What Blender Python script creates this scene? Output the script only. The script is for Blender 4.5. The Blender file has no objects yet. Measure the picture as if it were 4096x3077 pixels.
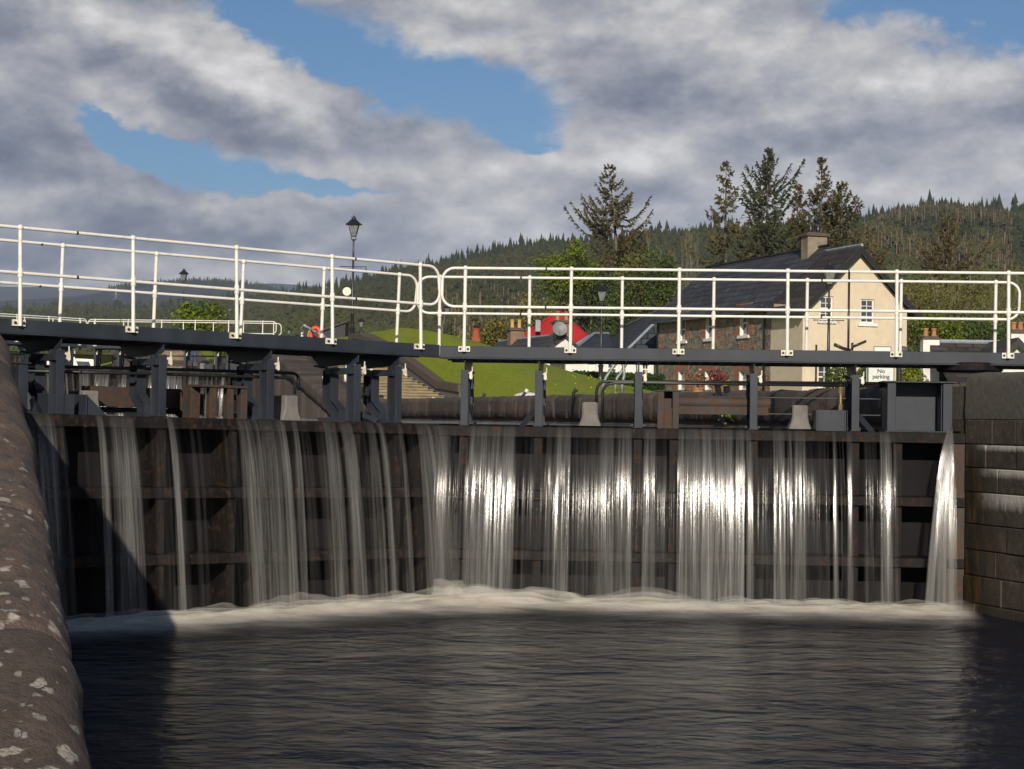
import bpy, math, random
import numpy as np
from mathutils import Vector, Matrix, noise
C = bpy.context.scene
COL = C.collection
PI = math.pi
R_ = math.radians

# ------------------------------------------------------------------ camera
F_PX, CX, CY = 7450.0, 2048.0, 1538.5          # focal length and centre in pixels of the 4096 x 3077 photograph
ZC = 2.4                                       # eye height above the lower water (z = 0)
PITCH, ROLL = R_(1.03), R_(0.85)
CAMR = Matrix.Rotation(PI / 2 + PITCH, 3, 'X') @ Matrix.Rotation(ROLL, 3, 'Z')
cd = bpy.data.cameras.new('camera')
cam = bpy.data.objects.new('camera', cd)
COL.objects.link(cam)
cam.location = (0, 0, ZC)
cam.rotation_euler = CAMR.to_euler()
cd.sensor_width = 36.0
cd.lens = F_PX / 4096 * 36
cd.clip_start, cd.clip_end = 0.1, 20000
C.camera = cam


def ray(px, py):
    return CAMR @ Vector(((px - CX) / F_PX, -(py - CY) / F_PX, -1.0))


def P(px, py, d):
    """The point of the place seen at photograph pixel (px, py), d metres ahead of the camera."""
    v = ray(px, py)
    v = v * (d / v.y)
    return Vector((v.x, v.y, v.z + ZC))


# ------------------------------------------------------------------ sky, sun, exposure
SUN_EL, SUN_B = R_(22.5), R_(0.8)
C.view_settings.view_transform = 'Standard'
C.view_settings.look = 'None'
C.view_settings.gamma = 1.0
C.view_settings.use_curve_mapping = False
C.view_settings.exposure = 0.0
C.cycles.transparent_max_bounces = 24
C.cycles.max_bounces = 8
C.cycles.use_adaptive_sampling = True
C.cycles.use_denoising = True

world = bpy.data.worlds.new('World')
C.world = world
world.use_nodes = True
WN, WL = world.node_tree.nodes, world.node_tree.links
WN.clear()


def wn(t, **kw):
    n = WN.new(t)
    for k, v in kw.items():
        setattr(n, k, v)
    return n


def wmath(op, a, b=None, c=None, clamp=False):
    n = wn('ShaderNodeMath', operation=op, use_clamp=clamp)
    for i, x in enumerate((a, b, c)):
        if x is None:
            continue
        if isinstance(x, (int, float)):
            n.inputs[i].default_value = x
        else:
            WL.new(x, n.inputs[i])
    return n.outputs[0]


def wmap(x, a, b, c=0.0, d=1.0, smooth=True):
    n = wn('ShaderNodeMapRange', interpolation_type='SMOOTHSTEP' if smooth else 'LINEAR')
    WL.new(x, n.inputs['Value'])
    for k, v in zip(('From Min', 'From Max', 'To Min', 'To Max'), (a, b, c, d)):
        n.inputs[k].default_value = v
    return n.outputs[0]


def build_sky():
    tc = wn('ShaderNodeTexCoord')
    sep = wn('ShaderNodeSeparateXYZ')
    WL.new(tc.outputs['Generated'], sep.inputs[0])
    az = wmath('MULTIPLY', wmath('ARCTAN2', sep.outputs[0], sep.outputs[1]), 180 / PI)
    el = wmath('MULTIPLY', wmath('ARCSINE', sep.outputs[2]), 180 / PI)
    pos = wn('ShaderNodeCombineXYZ')
    WL.new(az, pos.inputs[0])
    WL.new(el, pos.inputs[1])
    p = pos.outputs[0]

    def noi(scale, detail=7.0, rough=.55, sx=1.0, sy=1.0, off=(0, 0, 0), lac=2.0, rot=0.0):
        m = wn('ShaderNodeMapping')
        m.inputs['Location'].default_value = off
        m.inputs['Rotation'].default_value = (0, 0, rot)
        m.inputs['Scale'].default_value = (sx, sy, 1)
        WL.new(p, m.inputs[0])
        n = wn('ShaderNodeTexNoise', noise_dimensions='2D')
        n.inputs['Scale'].default_value = scale
        n.inputs['Detail'].default_value = detail
        n.inputs['Roughness'].default_value = rough
        n.inputs['Lacunarity'].default_value = lac
        WL.new(m.outputs[0], n.inputs['Vector'])
        return n
    # wispy outlines: push the cloud positions about with fractal noise
    wnz = noi(.22, 8, .58, 1, 1.5, (3, 7, 0))
    vm = wn('ShaderNodeVectorMath', operation='SUBTRACT')
    WL.new(wnz.outputs['Color'], vm.inputs[0])
    vm.inputs[1].default_value = (.5, .5, .5)
    vs = wn('ShaderNodeVectorMath', operation='MULTIPLY')
    WL.new(vm.outputs[0], vs.inputs[0])
    vs.inputs[1].default_value = (5.0, 3.0, 0)
    va = wn('ShaderNodeVectorMath', operation='ADD')
    WL.new(p, va.inputs[0])
    WL.new(vs.outputs[0], va.inputs[1])
    pw = va.outputs[0]

    def blob(acc, x, y, rx, ry, amp, rot=0.0):
        """adds amp times a soft spot; x, y, rx, ry in pixels of the photograph turned into sky angles"""
        a, e = math.degrees((x - CX) / F_PX), math.degrees((1672 - y) / F_PX)
        m = wn('ShaderNodeMapping', vector_type='TEXTURE')
        m.inputs['Location'].default_value = (a, e, 0)
        m.inputs['Rotation'].default_value = (0, 0, R_(-rot))
        m.inputs['Scale'].default_value = (math.degrees(rx / F_PX) * 2, math.degrees(ry / F_PX) * 2, 1)
        WL.new(pw, m.inputs[0])
        g = wn('ShaderNodeTexGradient', gradient_type='QUADRATIC_SPHERE')
        WL.new(m.outputs[0], g.inputs[0])
        return wmath('MULTIPLY_ADD', g.outputs['Fac'], amp, acc)

    n1 = noi(.13, 10, .58, 1, 1.8, (11, 4, 0))
    n1b = noi(.13, 10, .58, 1, 1.8, (11 - .35 * .0, 4 + 1.25 * 1.8 * .0, 0))
    up = n1b.inputs['Vector'].links[0].from_node
    up.inputs['Location'].default_value = (11.25, 4 + 1.1, 0)
    cov = wmath('MULTIPLY_ADD', n1.outputs['Fac'], 1.05, .20)
    relief = wmath('SUBTRACT', n1.outputs['Fac'], n1b.outputs['Fac'])
    for b in SKY_GAPS:
        cov = blob(cov, *b)
    cov = wmath('ADD', cov, wmap(el, 17, 34, 0, -.42))
    cover = wmap(cov, .38, .66)
    n2 = noi(.20, 8, .52, 1, 1.7, (2, 9, 0), rot=-.2)
    n3 = noi(.07, 4, .5, 1, 2.6, (21, 1, 0))
    br = wmath('MULTIPLY_ADD', n2.outputs['Fac'], .75, .05)
    br = wmath('MULTIPLY_ADD', n3.outputs['Fac'], .35, br)
    br = wmath('ADD', br, -.075)
    br = wmath('MULTIPLY_ADD', relief, 1.9, br)
    for b in SKY_LIGHT:
        br = blob(br, *b)
    ramp = wn('ShaderNodeValToRGB')
    WL.new(br, ramp.inputs[0])
    cr = ramp.color_ramp
    cr.elements[0].position, cr.elements[0].color = .0, (.115, .13, .18, 1)
    cr.elements[1].position, cr.elements[1].color = 1.0, (.80, .78, .77, 1)
    for q, c in ((.28, (.215, .225, .28)), (.52, (.37, .37, .40)), (.74, (.55, .535, .525))):
        e = cr.elements.new(q)
        e.color = (*c, 1)
    cl = wn('ShaderNodeBackground')
    WL.new(ramp.outputs[0], cl.inputs['Color'])
    cl.inputs['Strength'].default_value = CLOUD_STR
    sky = wn('ShaderNodeTexSky', sky_type='NISHITA')
    sky.sun_disc = False
    sky.sun_elevation = SUN_EL
    sky.sun_rotation = PI + SUN_B
    sky.air_density, sky.dust_density, sky.ozone_density = 1.0, .3, 2.5
    hs = wn('ShaderNodeHueSaturation')
    hs.inputs['Saturation'].default_value = 1.1
    tint = wn('ShaderNodeMix', data_type='RGBA', blend_type='MULTIPLY')
    tint.inputs[0].default_value = 1.0
    tint.inputs[7].default_value = (.62, .76, .92, 1)
    WL.new(sky.outputs[0], tint.inputs[6])
    WL.new(tint.outputs[2], hs.inputs['Color'])
    sb = wn('ShaderNodeBackground')
    WL.new(hs.outputs[0], sb.inputs['Color'])
    sb.inputs['Strength'].default_value = SKY_STR
    mix = wn('ShaderNodeMixShader')
    WL.new(cover, mix.inputs[0])
    WL.new(sb.outputs[0], mix.inputs[1])
    WL.new(cl.outputs[0], mix.inputs[2])
    out = wn('ShaderNodeOutputWorld')
    WL.new(mix.outputs[0], out.inputs[0])


CLOUD_STR, SKY_STR = 1.05, .072
# clear gaps and thick parts of the cloud cover: x, y, rx, ry, amount, tilt
SKY_GAPS = [
    (560, 600, 330, 80, -.42, 14), (1250, 740, 260, 45, -.32, 6), (1350, 330, 260, 80, -.25, 18),
    (1750, 350, 500, 165, -.62, 12), (1230, 190, 260, 90, -.45, 25), (1120, 560, 240, 60, -.25, 12), (800, 690, 500, 105, -.75, 9), (3800, 90, 560, 150, -.62, 12), (1010, 80, 190, 110, -.5, 30),
    (2090, 560, 220, 70, -.5, 15), (2960, 270, 230, 55, -.4, 5), (420, 560, 240, 60, -.35, 20), (0, 390, 120, 50, -.3, 20),
    (1500, 760, 300, 40, -.3, 8), (3350, 60, 220, 100, -.25, 35),
    (450, 300, 800, 170, .45, 12), (700, 900, 1500, 110, .55, 3), (2600, 130, 800, 190, .45, 6), (3400, 480, 900, 260, .5, 0),
    (2700, 800, 1600, 260, .5, 0), (1550, 640, 600, 90, .35, 10), (100, 620, 300, 120, .35, 10), (2550, 440, 300, 60, .3, 8),
    (1430, 470, 220, 120, .3, 40), (0, 1050, 2500, 150, .4, 0),
]
SKY_LIGHT = [
    (430, 210, 380, 130, .36, 15), (1050, 330, 260, 110, .30, 25), (850, 830, 520, 55, .26, -4), (150, 880, 300, 60, .15, 0),
    (2750, 110, 480, 110, .18, 8), (3500, 290, 620, 130, .30, 6), (2600, 600, 380, 80, .22, -8), (1850, 880, 260, 120, .30, 0),
    (1450, 640, 400, 60, .14, 8), (2150, 900, 300, 110, .16, 0), (4000, 230, 200, 100, .15, 0), (2080, 500, 150, 40, .2, 12),
    (800, 470, 620, 75, -.34, 13), (80, 70, 300, 110, -.24, 0), (100, 640, 260, 90, -.26, 10), (2480, 440, 360, 60, -.24, 8),
    (3250, 590, 420, 90, -.20, -4), (1430, 490, 190, 90, -.24, 40), (3750, 560, 480, 110, -.14, 4), (350, 1030, 800, 80, -.26, 0),
    (1100, 1010, 420, 60, -.18, 0), (1400, 130, 240, 80, -.08, 10), (2250, 230, 420, 90, -.10, 8), (2650, 800, 560, 110, -.10, 0),
    (3700, 780, 600, 90, -.06, 0), (2000, 60, 300, 60, .08, 0),
]
build_sky()

sd = bpy.data.lights.new('sun', 'SUN')
sd.energy = 4.2
sd.angle = R_(.53)
sd.color = (1.0, .90, .76)
sun = bpy.data.objects.new('sun', sd)
COL.objects.link(sun)
sun_dir = Vector((math.sin(SUN_B) * math.cos(SUN_EL), math.cos(SUN_B) * math.cos(SUN_EL), -math.sin(SUN_EL)))
sun.rotation_euler = sun_dir.to_track_quat('-Z', 'Y').to_euler()
sun.location = (0, -20, 30)


# ------------------------------------------------------------------ mesh helpers
class MB:
    """collects shapes, then links them as one mesh object"""

    def __init__(s, tr=None):
        s.v, s.f, s.var, s.mi, s.tr = [], [], [], [], tr

    def add(s, vs, fs, var=None, mi=0):
        b = len(s.v)
        s.v.extend([tuple(s.tr(Vector(v))) if s.tr else tuple(v) for v in vs])
        s.f.extend([tuple(b + i for i in f) for f in fs])
        s.mi.extend([mi] * len(fs))
        s.var.extend([.5 if var is None else var] * len(vs))

    def box(s, x0, x1, y0, y1, z0, z1, m=None, **k):
        vs = [Vector((x, y, z)) for z in (z0, z1) for y in (y0, y1) for x in (x0, x1)]
        if m is not None:
            vs = [m @ v for v in vs]
        s.add(vs, [(0, 2, 3, 1), (4, 5, 7, 6), (0, 1, 5, 4), (2, 6, 7, 3), (0, 4, 6, 2), (1, 3, 7, 5)], **k)

    def prism(s, poly, fn, d0, d1, **k):
        """poly: 2-D outline; fn(a, b, depth) -> point; solid between depths d0 and d1"""
        n = len(poly)
        vs = [fn(a, b, d0) for a, b in poly] + [fn(a, b, d1) for a, b in poly]
        fs = [tuple(range(n))[::-1], tuple(range(n, 2 * n))]
        fs += [(i, (i + 1) % n, n + (i + 1) % n, n + i) for i in range(n)]
        s.add(vs, fs, **k)

    def tube(s, pts, r, n=8, caps=True, **k):
        pts = [Vector(p) for p in pts]
        rs = r if isinstance(r, (list, tuple)) else [r] * len(pts)
        vs, fs = [], []
        t0 = (pts[1] - pts[0]).normalized()
        up = Vector((0, 0, 1)) if abs(t0.z) < .9 else Vector((1, 0, 0))
        a = t0.cross(up).normalized()
        for i, p in enumerate(pts):
            t = (pts[min(i + 1, len(pts) - 1)] - pts[max(i - 1, 0)]).normalized()
            a = (a - t * a.dot(t))
            a = a.normalized() if a.length > 1e-6 else t.orthogonal().normalized()
            b = t.cross(a)
            for j in range(n):
                w = 2 * PI * j / n
                vs.append(p + (a * math.cos(w) + b * math.sin(w)) * rs[i])
        for i in range(len(pts) - 1):
            for j in range(n):
                fs.append((i * n + j, i * n + (j + 1) % n, (i + 1) * n + (j + 1) % n, (i + 1) * n + j))
        if caps:
            fs.append(tuple(range(n))[::-1])
            fs.append(tuple((len(pts) - 1) * n + j for j in range(n)))
        s.add(vs, fs, **k)

    def lathe(s, c, prof, n=12, m=None, **k):
        """prof: (radius, height) pairs, turned about the upright axis through c"""
        vs, fs = [], []
        c = Vector(c)
        for r, z in prof:
            for j in range(n):
                w = 2 * PI * j / n
                q = Vector((r * math.cos(w), r * math.sin(w), z))
                vs.append(c + (m @ q if m is not None else q))
        for i in range(len(prof) - 1):
            for j in range(n):
                fs.append((i * n + j, i * n + (j + 1) % n, (i + 1) * n + (j + 1) % n, (i + 1) * n + j))
        fs.append(tuple(range(n))[::-1])
        fs.append(tuple((len(prof) - 1) * n + j for j in range(n)))
        s.add(vs, fs, **k)

    def ball(s, c, r, n=10, **k):
        k2 = max(4, n // 2)
        s.lathe(c, [(max(1e-4, r * math.sin(PI * i / k2)), -r * math.cos(PI * i / k2)) for i in range(k2 + 1)], n, **k)

    def build(s, name, mat, parent=None, smooth=False, bevel=0.0, auto=None):
        me = bpy.data.meshes.new(name)
        me.from_pydata(s.v, [], s.f)
        at = me.attributes.new('var', 'FLOAT', 'POINT')
        at.data.foreach_set('value', np.array(s.var, np.float32))
        mats = mat if isinstance(mat, (list, tuple)) else [mat]
        for q in mats:
            me.materials.append(q)
        if len(mats) > 1:
            me.polygons.foreach_set('material_index', s.mi)
        if smooth:
            me.polygons.foreach_set('use_smooth', [True] * len(me.polygons))
        me.update()
        o = bpy.data.objects.new(name, me)
        COL.objects.link(o)
        if parent is not None:
            o.parent = parent
        if bevel:
            b = o.modifiers.new('bevel', 'BEVEL')
            b.width, b.segments, b.limit_method = bevel, 1, 'ANGLE'
        if auto:
            for pl in me.polygons:
                pl.use_smooth = True
            me.set_sharp_from_angle(angle=R_(auto))
        return o


def tag(o, label=None, cat=None, group=None, kind=None):
    for k, v in (('label', label), ('category', cat), ('group', group), ('kind', kind)):
        if v:
            o[k] = v
    return o


def thing(name, label, cat, loc=(0, 0, 0), rz=0.0, group=None):
    o = bpy.data.objects.new(name, None)
    COL.objects.link(o)
    o.location = loc
    o.rotation_euler = (0, 0, rz)
    o.empty_display_size = .2
    return tag(o, label, cat, group)


def copy_tree(o, parent=None):
    c = o.copy()
    COL.objects.link(c)
    if parent is not None:
        c.parent = parent
    for ch in list(o.children):
        copy_tree(ch, c)
    return c


# ------------------------------------------------------------------ materials
class NT:
    def __init__(s, name):
        s.m = bpy.data.materials.new(name)
        s.m.use_nodes = True
        s.n, s.l = s.m.node_tree.nodes, s.m.node_tree.links
        s.b = s.n['Principled BSDF']
        s.tc = s.n.new('ShaderNodeTexCoord')

    def new(s, t, **kw):
        n = s.n.new(t)
        for k, v in kw.items():
            setattr(n, k, v)
        return n

    def put(s, x, sock):
        if isinstance(x, (int, float)):
            sock.default_value = x
        elif isinstance(x, (tuple, list)):
            sock.default_value = (*x, 1) if len(x) == 3 and sock.type == 'RGBA' else x
        else:
            s.l.new(x, sock)

    def math(s, op, a, b=None, c=None, clamp=False):
        n = s.new('ShaderNodeMath', operation=op, use_clamp=clamp)
        for i, x in enumerate((a, b, c)):
            if x is not None:
                s.put(x, n.inputs[i])
        return n.outputs[0]

    def noise(s, scale, detail=6, rough=.55, stretch=(1, 1, 1), coord='Object', vec=None, dist=0.0):
        m = s.new('ShaderNodeMapping')
        m.inputs['Scale'].default_value = stretch
        s.l.new(vec if vec is not None else s.tc.outputs[coord], m.inputs[0])
        n = s.new('ShaderNodeTexNoise')
        n.inputs['Scale'].default_value = scale
        n.inputs['Detail'].default_value = detail
        n.inputs['Roughness'].default_value = rough
        n.inputs['Distortion'].default_value = dist
        s.l.new(m.outputs[0], n.inputs['Vector'])
        return n.outputs['Fac']

    def range(s, x, a, b, c=0.0, d=1.0, smooth=False):
        n = s.new('ShaderNodeMapRange', interpolation_type='SMOOTHSTEP' if smooth else 'LINEAR')
        s.put(x, n.inputs['Value'])
        for k, v in zip(('From Min', 'From Max', 'To Min', 'To Max'), (a, b, c, d)):
            n.inputs[k].default_value = v
        return n.outputs[0]

    def mix(s, f, a, b):
        n = s.new('ShaderNodeMix', data_type='RGBA')
        s.put(f, n.inputs['Factor'])
        s.put(a, n.inputs['A'] if False else n.inputs[6])
        s.put(b, n.inputs[7])
        return n.outputs[2]

    def attr(s, name):
        n = s.new('ShaderNodeAttribute', attribute_name=name)
        return n.outputs['Fac']

    def bump(s, h, strength=.3, dist=.02):
        n = s.new('ShaderNodeBump')
        n.inputs['Strength'].default_value = strength
        n.inputs['Distance'].default_value = dist
        s.put(h, n.inputs['Height'])
        s.l.new(n.outputs[0], s.b.inputs['Normal'])

    def out(s, col, rough=.6, metal=0.0, spec=None):
        s.put(col, s.b.inputs['Base Color'])
        s.put(rough, s.b.inputs['Roughness'])
        s.put(metal, s.b.inputs['Metallic'])
        if spec is not None:
            s.put(spec, s.b.inputs['Specular IOR Level'])
        return s.m


def mat(name, c1, c2=None, scale=4.0, lo=.35, hi=.65, rough=.6, bump=0.0, bscale=40, metal=0.0, spec=None, stretch=(1, 1, 1), dist=.01, detail=7):
    t = NT(name)
    col = c1 if c2 is None else t.mix(t.range(t.noise(scale, detail, .6, stretch), lo, hi), c1, c2)
    if bump:
        t.bump(t.noise(bscale, 5, .6, stretch), bump, dist)
    return t.out(col, rough, metal, spec)


def steel_mat(name, base, rust, amount, rough=.42, spec=.3):
    """painted steel: faint streaks, chips and rust showing through"""
    t = NT(name)
    n1 = t.noise(3.0, 6, .6, (1, 1, .35))
    n2 = t.noise(14.0, 8, .68)
    c = t.mix(t.range(n1, .3, .7), base, tuple(x * 1.5 + .006 for x in base))
    ru = t.range(n2, .66 - amount, .72 - amount * .6)
    drip = t.noise(7.0, 5, .6, (4, 4, .22))
    c = t.mix(t.range(drip, .60, .74, 0, .5), c, tuple(x * .5 + .004 for x in rust))
    c = t.mix(t.range(t.noise(1.3, 5, .6), .5, .75, 0, .5), c, tuple(x * 2.2 for x in base))
    c = t.mix(ru, c, t.mix(t.noise(30, 4), rust, tuple(x * .45 for x in rust)))
    t.bump(t.noise(60, 4, .6), .12, .004)
    return t.out(c, t.range(ru, 0, 1, rough, .85), 0, spec)


M_ = {}
M_['steel'] = steel_mat('grey_painted_steel', (.019, .024, .033), (.12, .06, .03), .02)
M_['steel_wet'] = steel_mat('wet_stained_steel', (.007, .0065, .007), (.070, .034, .017), .14, .5, .08)
M_['rust'] = steel_mat('rusty_steel', (.034, .030, .028), (.135, .058, .024), .17, .7)
M_['skin'] = steel_mat('wet_skin_plate', (.008, .0075, .009), (.032, .019, .013), .12, .6, .05)
M_['white'] = None


def white_paint():
    t = NT('white_rail_paint')
    n = t.noise(9, 7, .65)
    c = t.mix(t.range(n, .52, .80), (.80, .785, .72), (.60, .53, .40))
    n2 = t.noise(26, 8, .7)
    c = t.mix(t.range(n2, .66, .71), c, (.25, .13, .06))
    return t.out(c, .38)


M_['white'] = white_paint()
M_['bracket'] = mat('bracket_paint', (.74, .70, .58), (.50, .42, .30), 14, .45, .75, .5)
M_['bolt'] = mat('bolt_steel', (.05, .05, .05), rough=.45, metal=.6)
M_['concrete'] = mat('pale_cast_concrete', (.21, .20, .185), (.135, .125, .11), 6, .35, .7, .85, .35, 60)
M_['black'] = mat('black_gloss_paint', (.012, .013, .015), (.022, .022, .024), 8, rough=.35)
M_['galv'] = mat('galvanised_steel', (.34, .36, .38), (.24, .26, .28), 9, rough=.45, metal=.55)
M_['whitewall'] = mat('white_harling', (.78, .77, .73), (.62, .61, .58), 1.3, .4, .75, .9, .5, 14, dist=.02)
M_['whitewood'] = mat('white_window_paint', (.82, .81, .78), (.70, .69, .66), 3, rough=.45)
M_['terracotta'] = mat('terracotta_pot', (.42, .20, .085), (.30, .13, .06), 5, rough=.8)
M_['lead'] = mat('lead_flashing', (.30, .34, .38), (.21, .25, .29), 3, rough=.5)
M_['lamp_glass'] = mat('lantern_glass', (.22, .24, .25), (.12, .13, .14), 6, rough=.12)
M_['orange'] = mat('orange_red_buoy', (.75, .08, .025), (.6, .06, .02), 8, rough=.5)


# ------------------------------------------------------------------ frames: canal and gate leaves
AX, PR = Vector((-.302, .9533, 0)), Vector((.9533, .302, 0))     # upstream along the canal; to the right bank
HEEL = Vector((5.87, 24.12, 0))                                  # foot of the right wall at the gate
WL_ = -12.32                                                     # left wall face, 12.3 m from the right one
RISE2 = 1.87                                                     # the next lock stands this much higher
SHIFT2 = Vector((-16.75, 52.9, RISE2))


def W(s, w, z=0.0):
    p = HEEL + AX * s + PR * w
    return Vector((p.x, p.y, z))


def smooth(x, a, b):
    t = min(1.0, max(0.0, (x - a) / (b - a)))
    return t * t * (3 - 2 * t)


def interp(x, pts):
    if x <= pts[0][0]:
        return pts[0][1]
    for (a, u), (b, v) in zip(pts, pts[1:]):
        if x <= b:
            return u + (v - u) * (x - a) / (b - a)
    return pts[-1][1]


class Leaf:
    """one gate leaf: x runs along it (0 at the mitre), y goes back upstream from its deck edge, z is up"""

    def __init__(s, sx):
        s.sx = sx
        s.ang = R_(-4.0) if sx > 0 else R_(39.2)
        s.A = Vector((-.96, 24.6, 0))
        s.M = Matrix.Translation(s.A) @ Matrix.Rotation(s.ang, 4, 'Z')
        s.I = s.M.inverted()
        s.k, s.z0 = (0.0, 0.0) if sx > 0 else (.012, .012)       # the old leaf sags a little toward the mitre

    def lp(s, px, py, u=0.0):
        o, d = s.I @ Vector((0, 0, ZC)), s.I.to_3x3() @ ray(px, py)
        q = o + d * ((u - o.y) / d.y)
        return q.x, q.z - s.sag(q.x)

    def sag(s, x):
        return s.z0 + s.k * abs(x)

    def tr(s, v):
        return Vector((v.x, v.y, v.z + s.sag(v.x)))

    def t(s, px, py, u=0.0):
        return s.lp(px, py, u)[0]


LR, LL = Leaf(1), Leaf(-1)
LIP = 2.29                                                       # top of the gate's upper beam
UPW = 2.312                                                      # upper water

# ------------------------------------------------------------------ water


def water_mat(name, col, rough, s1, s2, strength, stretch, rot, ior=1.33):
    t = NT(name)
    m = t.new('ShaderNodeMapping')
    m.inputs['Rotation'].default_value = (0, 0, rot)
    t.l.new(t.tc.outputs['Object'], m.inputs[0])
    a = t.noise(s1, 5, .55, stretch, vec=m.outputs[0], dist=.4)
    b = t.noise(s2, 6, .6, stretch, vec=m.outputs[0], dist=.3)
    h = t.math('MULTIPLY_ADD', b, .35, a)
    t.bump(h, strength, .45 if strength > .5 else .25)
    t.b.inputs['IOR'].default_value = ior
    return t.out(col, rough, 0, .22)


M_['water_low'] = water_mat('lower_water', (.007, .0095, .019), .08, .42, 2.3, 1.0, (1, 1.2, 1), 0, 1.17)
M_['water_up'] = water_mat('upper_water', (.010, .010, .011), .08, 1.1, 4.0, .12, (1, 2.0, 1), .3)


def sheet(name, pts, z, m, kind='structure'):
    b = MB()
    b.add([(p[0], p[1], z) for p in pts], [tuple(range(len(pts)))])
    return tag(b.build(name, m), kind=kind)


def leaf_pt(L, x, u):
    q = L.M @ Vector((x, u, 0))
    return (q.x, q.y)


apex = leaf_pt(LR, 0, .12)
hr, hl = leaf_pt(LR, 6.85, .12), leaf_pt(LL, -6.95, .12)
sheet('water_lower', [W(-45, -.0)[:2], W(0, 0)[:2], W(4, 0)[:2], W(4, WL_)[:2], W(-45, WL_)[:2]], 0.0, M_['water_low'])
a2, hr2, hl2 = [(p[0] + SHIFT2.x, p[1] + SHIFT2.y) for p in (apex, hr, hl)]
sheet('water_upper', [hl, apex, hr, W(2, 0)[:2], W(58, 0)[:2], W(58, WL_)[:2], W(1, WL_)[:2]], UPW, M_['water_up'])
sheet('water_top', [hl2, a2, hr2, W(58, 0)[:2], W(113, 0)[:2], W(113, WL_)[:2], W(57, WL_)[:2]], UPW + RISE2, M_['water_up'])
sheet('canal_bed', [W(-60, -20)[:2], W(-60, 6)[:2], W(300, 6)[:2], W(300, -20)[:2]], -3.0, mat('mud', (.03, .025, .02), rough=.9))

# ------------------------------------------------------------------ stone


def sandstone(name, base, dark, pink, lichen=0.0, wet=False):
    t = NT(name)
    n1 = t.noise(2.2, 8, .62)
    n2 = t.noise(11, 8, .68)
    n3 = t.noise(70, 4, .6)
    c = t.mix(t.range(n1, .38, .66), base, pink)
    c = t.mix(t.range(n2, .46, .70), c, dark)
    c = t.mix(t.range(n3, .55, .75, 0, .6), c, tuple(x * .55 for x in dark))
    c = t.mix(t.range(t.attr('stn'), 0, 1, 0, .8), c, tuple(x * .75 for x in dark))
    c = t.mix(t.attr('jnt'), c, (.17, .14, .11))
    if lichen:
        # round pale crusts of lichen
        for sc, thr, seed, col in ((6.5, .09, 0, (.40, .355, .30)), (11, .10, 5, (.30, .285, .25)), (3.4, .05, 9, (.50, .46, .40))):
            m = t.new('ShaderNodeMapping')
            m.inputs['Location'].default_value = (seed, seed * .7, 0)
            t.l.new(t.tc.outputs['UV'], m.inputs[0])
            nz = t.new('ShaderNodeTexNoise')
            nz.inputs['Scale'].default_value = 7
            nz.inputs['Detail'].default_value = 5
            t.l.new(t.tc.outputs['UV'], nz.inputs['Vector'])
            va = t.new('ShaderNodeVectorMath', operation='MULTIPLY_ADD')
            t.l.new(nz.outputs['Color'], va.inputs[0])
            va.inputs[1].default_value = (.17, .17, 0)
            t.l.new(m.outputs[0], va.inputs[2])
            vo = t.new('ShaderNodeTexVoronoi', voronoi_dimensions='2D')
            vo.inputs['Scale'].default_value = sc
            t.l.new(va.outputs[0], vo.inputs['Vector'])
            sepc = t.new('ShaderNodeSeparateColor')
            t.l.new(vo.outputs['Color'], sepc.inputs[0])
            zone = t.math('MULTIPLY', t.attr('lich'), t.range(sepc.outputs[0], .45, 1.0))
            f = t.range(t.math('SUBTRACT', t.math('MULTIPLY', zone, thr + .22), t.math('ADD', vo.outputs['Distance'], t.math('MULTIPLY', n2, .10))), -.01, .05, 0, .9)
            f = t.math('MULTIPLY', f, t.range(t.noise(45, 4, .65), .34, .5, .25, 1))
            c = t.mix(f, c, col)
        moss = t.range(t.noise(3.1, 7, .7), .66, .70)
        c = t.mix(moss, c, t.mix(n3, (.10, .065, .01), (.03, .03, .008)))
    t.bump(t.math('MULTIPLY_ADD', n3, .5, t.math('ADD', n2, n1)), .8, .035)
    return t.out(c, .85 if not wet else t.range(n2, .4, .6, .5, .85))


M_['coping'] = sandstone('worn_pink_sandstone', (.122, .090, .068), (.052, .041, .034), (.165, .108, .082), lichen=1.0)
M_['stone'] = sandstone('grey_brown_masonry', (.105, .082, .064), (.045, .037, .031), (.135, .090, .070))
M_['steps'] = mat('worn_step_stone', (.30, .245, .15), (.17, .135, .085), 3, .35, .7, .85, .4, 25)


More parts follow.
